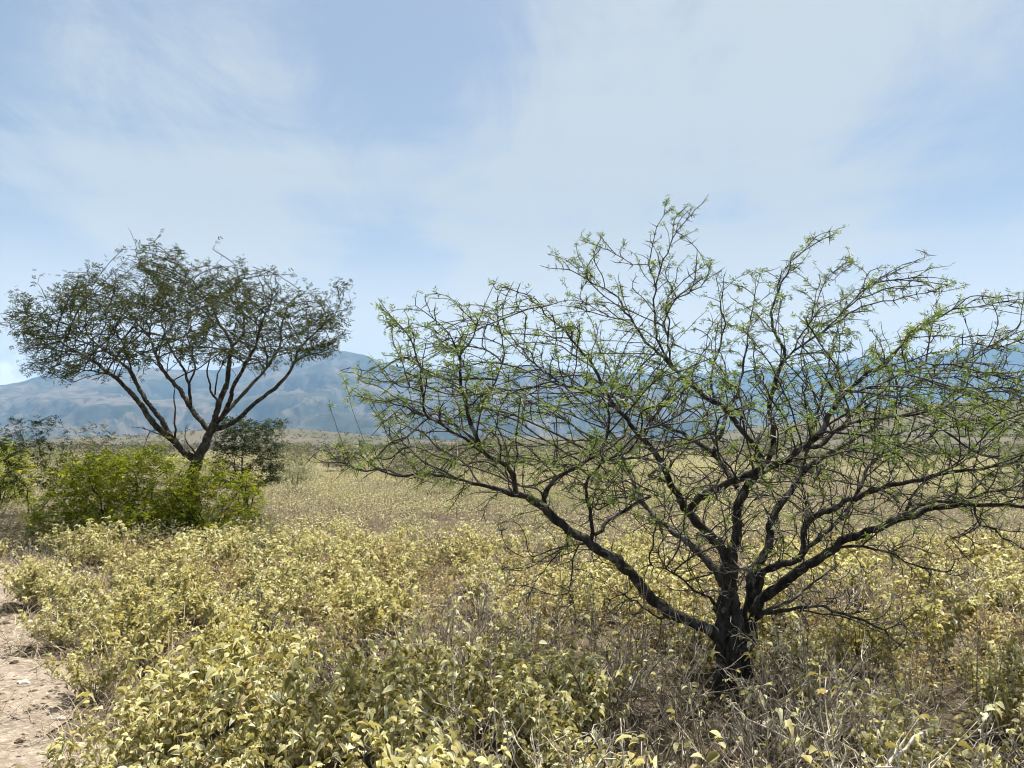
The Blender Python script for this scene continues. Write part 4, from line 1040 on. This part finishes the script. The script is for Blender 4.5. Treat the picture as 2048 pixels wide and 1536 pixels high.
pos = np.column_stack((px_, py_, hgt(px_, py_) + zz))
ld = unit(rngF.normal(0, 1, (len(own), 3)) * np.array((1, 1, 0.5)))
sz = 0.042 * rngF.uniform(0.6, 1.4, len(own)) * fs[own] ** 0.8
VF = scatter(LOWLEAF, pos, frames(ld, rngF.normal(0, 0.6, len(own))), sz)
# dead stalks
own = np.repeat(np.arange(len(fp)), 4)
rr_ = np.sqrt(rngF.random(len(own))) * 0.35 * fs[own] ** 0.9; a = rngF.uniform(0, 6.283, len(own))
px_, py_ = fp[own, 0] + np.cos(a) * rr_, fp[own, 1] + np.sin(a) * rr_
STALK = (np.array([(0, -0.012, 0), (0, 0.012, 0), (0.55, 0.03, 0), (1, 0.0, 0), (0.55, 0.012, 0.0)]), np.array([(0, 1, 2, 4)]), np.array([(4, 2, 3)]))
ld = unit(np.column_stack((rngF.normal(0, 0.5, (len(own), 2)), np.ones(len(own)))))
VS = scatter(STALK, np.column_stack((px_, py_, hgt(px_, py_) - 0.01)), frames(ld, rngF.uniform(0, 6.28, len(own))), rngF.uniform(0.3, 0.55, len(own)) * np.minimum(fs[own], 2) ** 0.4)
fld = obj('shrub_field', mk_mesh('shrub_field', *VF, [M_FIELD]), kind='stuff')
fld['label'] = 'yellow-olive mass of low shrubs covering the plain behind the trees'; fld['category'] = 'shrubs'
stk = obj('dead_stalks', mk_mesh('dead_stalks', *VS, [M_BROWN]), kind='stuff')
stk['label'] = 'thin brown dead stalks standing among the shrubs of the plain'; stk['category'] = 'stalks'

# scrub on the low hills
n = 13000
a = rngF.uniform(-0.75, 0.75, n); rr_ = 130 * (1150 / 130) ** (rngF.random(n) ** 0.7)
hx, hy = rr_ * np.sin(a), rr_ * np.cos(a)
keep = np.array([mnoise.noise(Vector((x * 0.012, y * 0.012, 1.0))) for x, y in zip(hx, hy)]) + rngF.random(n) * 0.9 > 0.35
hx, hy, rr_ = hx[keep], hy[keep], rr_[keep]
own = np.repeat(np.arange(len(hx)), 11); sc_ = (0.55 + rr_ / 700)[own] * rngF.uniform(0.6, 1.3, len(hx))[own]
v = unit(rngF.normal(0, 1, (len(own), 3))); v[:, 2] = np.abs(v[:, 2])
pos = np.column_stack((hx[own], hy[own], hgt(hx, hy)[own])) + v * (sc_ * rngF.uniform(0.4, 1, len(own)))[:, None] * np.array((1.2, 1.2, 1.15))
scr = obj('hillside_scrub', mk_mesh('hillside_scrub', *scatter(LOWLEAF, pos, frames(unit(rngF.normal(0, 1, (len(own), 3))), rngF.uniform(0, 6, len(own))), sc_ * 0.7), [M_SCRUB]), kind='stuff')
scr['label'] = 'grey-green scrub dotted over the low hills before the mountains'; scr['category'] = 'scrub'

# ------------------------------------------------------------------ dry grass, litter, stones
BLADE = (np.array([(0, -0.010, 0), (0, 0.010, 0), (0.45, -0.009, 0.05), (0.45, 0.009, 0.05), (0.8, -0.006, 0.20), (0.8, 0.006, 0.20), (1.0, 0, 0.38)]), np.array([(0, 1, 3, 2), (2, 3, 5, 4)]), np.array([(4, 5, 6)]))
gp, gl, gs = [], [], []
def tuft(x, y, n, L, lean):
    for _ in range(n):
        a = rs.uniform(0, 6.283); l = rs.uniform(0.2, 1) * lean
        xx, yy = x + rs.gauss(0, 0.05), y + rs.gauss(0, 0.05)
        gp.append((xx, yy)); gl.append((math.cos(a) * l, math.sin(a) * l, 1.0)); gs.append(L * rs.uniform(0.5, 1.15))
for k in range(1300):                                  # between the shrubs
    y = 2.2 + 12 * rs.random() ** 0.8; x = rs.uniform(-0.72, 0.72) * y
    if path_side(x, y) > 0.0: tuft(x, y, 12, rs.uniform(0.12, 0.36), 1.1)
for k in range(330):                                   # along the path edge
    i_ = rs.randrange(30, len(PR) - 15); off = rs.gauss(0.15, 0.28)
    x, y = PR[i_] - nrm[i_] * off
    if y > 1.5: tuft(x, y, 16, rs.uniform(0.14, 0.30), 1.6)
gp = np.array(gp); gl = np.array(gl); gs = np.array(gs)
gpos = np.column_stack((gp, hgt(gp[:, 0], gp[:, 1]) - 0.005))
grass = obj('dry_grass', mk_mesh('dry_grass', *scatter(BLADE, gpos, frames(unit(gl), RNG.uniform(-0.5, 0.5, len(gp)), up=(0, 0, -1)), gs), [M_STRAW]), kind='stuff')
grass['label'] = 'thin straw-coloured dry grass between the shrubs and along the path'; grass['category'] = 'grass'
# straw and fallen leaves lying on the path and under the shrubs
n = 16000
ly = 2.0 + 10 * RNG.random(n) ** 0.9; lx = RNG.uniform(-0.74, 0.74, n) * ly
a = RNG.uniform(0, 6.283, n)
lz = hgt(lx, ly) + 0.012
sd_ = np.array([path_side(x, y) for x, y in zip(lx, ly)])
lz = np.where(sd_ < 0, lz + 0.03, lz)
lpos = np.column_stack((lx, ly, lz)); ld = np.column_stack((np.cos(a), np.sin(a), RNG.normal(0, 0.18, n)))
hf = n // 2
path_n = 9000
pi_ = RNG.integers(20, len(PR) - 10, path_n); pw_ = RNG.random(path_n) * PW
pxy = PR[pi_] + nrm[pi_] * pw_[:, None]
pzz = hgt(pxy[:, 0], pxy[:, 1]) + 0.022
a = RNG.uniform(0, 6.283, path_n)
lit2 = scatter(BLADE, np.column_stack((pxy, pzz)), frames(np.column_stack((np.cos(a), np.sin(a), RNG.normal(0.05, 0.12, path_n))), RNG.uniform(0, 6, path_n)), RNG.uniform(0.04, 0.15, path_n))
litter = join([scatter(LOWLEAF, lpos[:hf], frames(ld[:hf], RNG.normal(0, 0.3, hf)), RNG.uniform(0.02, 0.05, hf)),
               scatter(BLADE, lpos[hf:], frames(ld[hf:], RNG.uniform(0, 6, n - hf)), RNG.uniform(0.05, 0.16, n - hf)), lit2])
lit = obj('leaf_litter', mk_mesh('leaf_litter', *litter, [M_LITTER]), kind='stuff')
lit['label'] = 'pale straw and fallen leaves littering the dirt path and the soil'; lit['category'] = 'litter'

def stone(name, label, px, py, size, mat, seed, group=None):
    rng = np.random.default_rng(seed)
    v = px_dir(px, py); s = -CAM_H / v.z; x, y = v.x * s, v.y * s
    bpy_me = bpy.data.meshes.new(name)
    import bmesh
    b = bmesh.new(); bmesh.ops.create_icosphere(b, subdivisions=2, radius=1.0)
    for q in b.verts:
        f = 1 + 0.45 * mnoise.noise(q.co * 1.3 + Vector((seed, 0, 0))) + 0.2 * mnoise.noise(q.co * 3.1 + Vector((0, seed, 0)))
        q.co = Vector((q.co.x * f * 1.25, q.co.y * f, q.co.z * f * 0.6))
    b.to_mesh(bpy_me); b.free(); bpy_me.materials.append(mat)
    o = obj(name, bpy_me, loc=(x, y, hz(x, y) + 0.012 + size * 0.25)); o.scale = (size, size, size); o.rotation_euler = (0, 0, rng.uniform(0, 6))
    o['label'] = label; o['category'] = 'stone' if name == 'stone' else 'clod'
    if group: o['group'] = group
M_STONE = bark_mat('pale_stone', (0.42, 0.36, 0.29), (0.62, 0.56, 0.47), 40, 0.4)
M_CLOD = bark_mat('dark_clod', (0.09, 0.06, 0.04), (0.20, 0.14, 0.095), 40, 0.8)
stone('stone', 'pale flat stone lying on the dirt path', 48, 1366, 0.032, M_STONE, 3)
stone('stone', 'smaller pale stone beside the straw at the path edge', 122, 1435, 0.026, M_STONE, 4)
for k, (px, py, s) in enumerate(((20, 1218, .06), (66, 1382, .022), (28, 1330, .028), (110, 1512, .035), (40, 1480, .028), (8, 1255, .035))):
    stone('dirt_clod', 'dark crumbly clod of earth on the dirt path', px, py, s, M_CLOD, 10 + k, 'clods on the path')

# fallen dead branches in the foreground
def dead_branch(label, pts, r0):
    pts = resample(np.array(pts, float), 0.05)
    pts += np.random.default_rng(int(r0 * 1e5)).normal(0, 0.008, pts.shape)
    b = pts[0].copy()
    root = thing('dead_branch', label, 'branch', tuple(b))
    n = len(pts); obj('stem', mk_mesh('stem', *tube(pts - b, np.linspace(r0, r0 * 0.45, n), 7), [M_PALE], True), root)
    for k in (n // 3, n // 2, 2 * n // 3):
        dv = unit(np.random.default_rng(k + n).normal(0, 1, 3) + np.array((0, 0, 0.6)))
        obj('twig', mk_mesh('twig', *tube(np.array([pts[k] - b + dv * 0.05 * q for q in range(5)]), np.linspace(r0 * 0.5, r0 * 0.2, 5), 5), [M_PALE], True), root)
dead_branch('thick pale dead branch curving up through the shrubs in front of the thorn tree', [(1.20, 2.95, 0.02), (1.28, 3.0, 0.22), (1.42, 3.1, 0.38), (1.62, 3.2, 0.46)], 0.013)
dead_branch('pale dead branch lying low across the shrubs right of the bare stems', [(1.45, 2.75, 0.22), (1.75, 2.9, 0.28), (2.05, 2.95, 0.38)], 0.010)
dead_branch('dark rotten log lying on the ground just in front of the thorn tree', [(1.15, 4.35, 0.07), (1.45, 4.4, 0.08), (1.85, 4.45, 0.06)], 0.05)

# ------------------------------------------------------------------ haze
m, t = new_mat('haze_air')
pv = N(t, 'ShaderNodeVolumePrincipled'); pv.inputs['Color'].default_value = (0.38, 0.64, 0.98, 1); pv.inputs['Density'].default_value = 0.00009
pv.inputs['Anisotropy'].default_value = 0.0
o = N(t, 'ShaderNodeOutputMaterial'); t.links.new(pv.outputs[0], o.inputs['Volume'])
x0, x1, y0, y1, z0, z1 = -13600, 13600, -13600, 13600, -14, 1300
V = [(x0, y0, z0), (x1, y0, z0), (x1, y1, z0), (x0, y1, z0), (x0, y0, z1), (x1, y0, z1), (x1, y1, z1), (x0, y1, z1)]
F4 = [(0, 3, 2, 1), (4, 5, 6, 7), (0, 1, 5, 4), (1, 2, 6, 5), (2, 3, 7, 6), (3, 0, 4, 7)]
hb = obj('haze', mk_mesh('haze', V, F4, None, [m]), kind='stuff')
hb['label'] = 'thin blue haze between the plain and the mountains'; hb['category'] = 'haze'
tri = sum(len(me.loop_triangles) if me.loop_triangles else sum(len(p.vertices) - 2 for p in me.polygons) for me in bpy.data.meshes) if False else 0
print('objects', len(bpy.data.objects), 'polys', sum(len(me.polygons) for me in bpy.data.meshes), 'individual shrubs', nind, 'field', len(fp), 'singles', n_single)
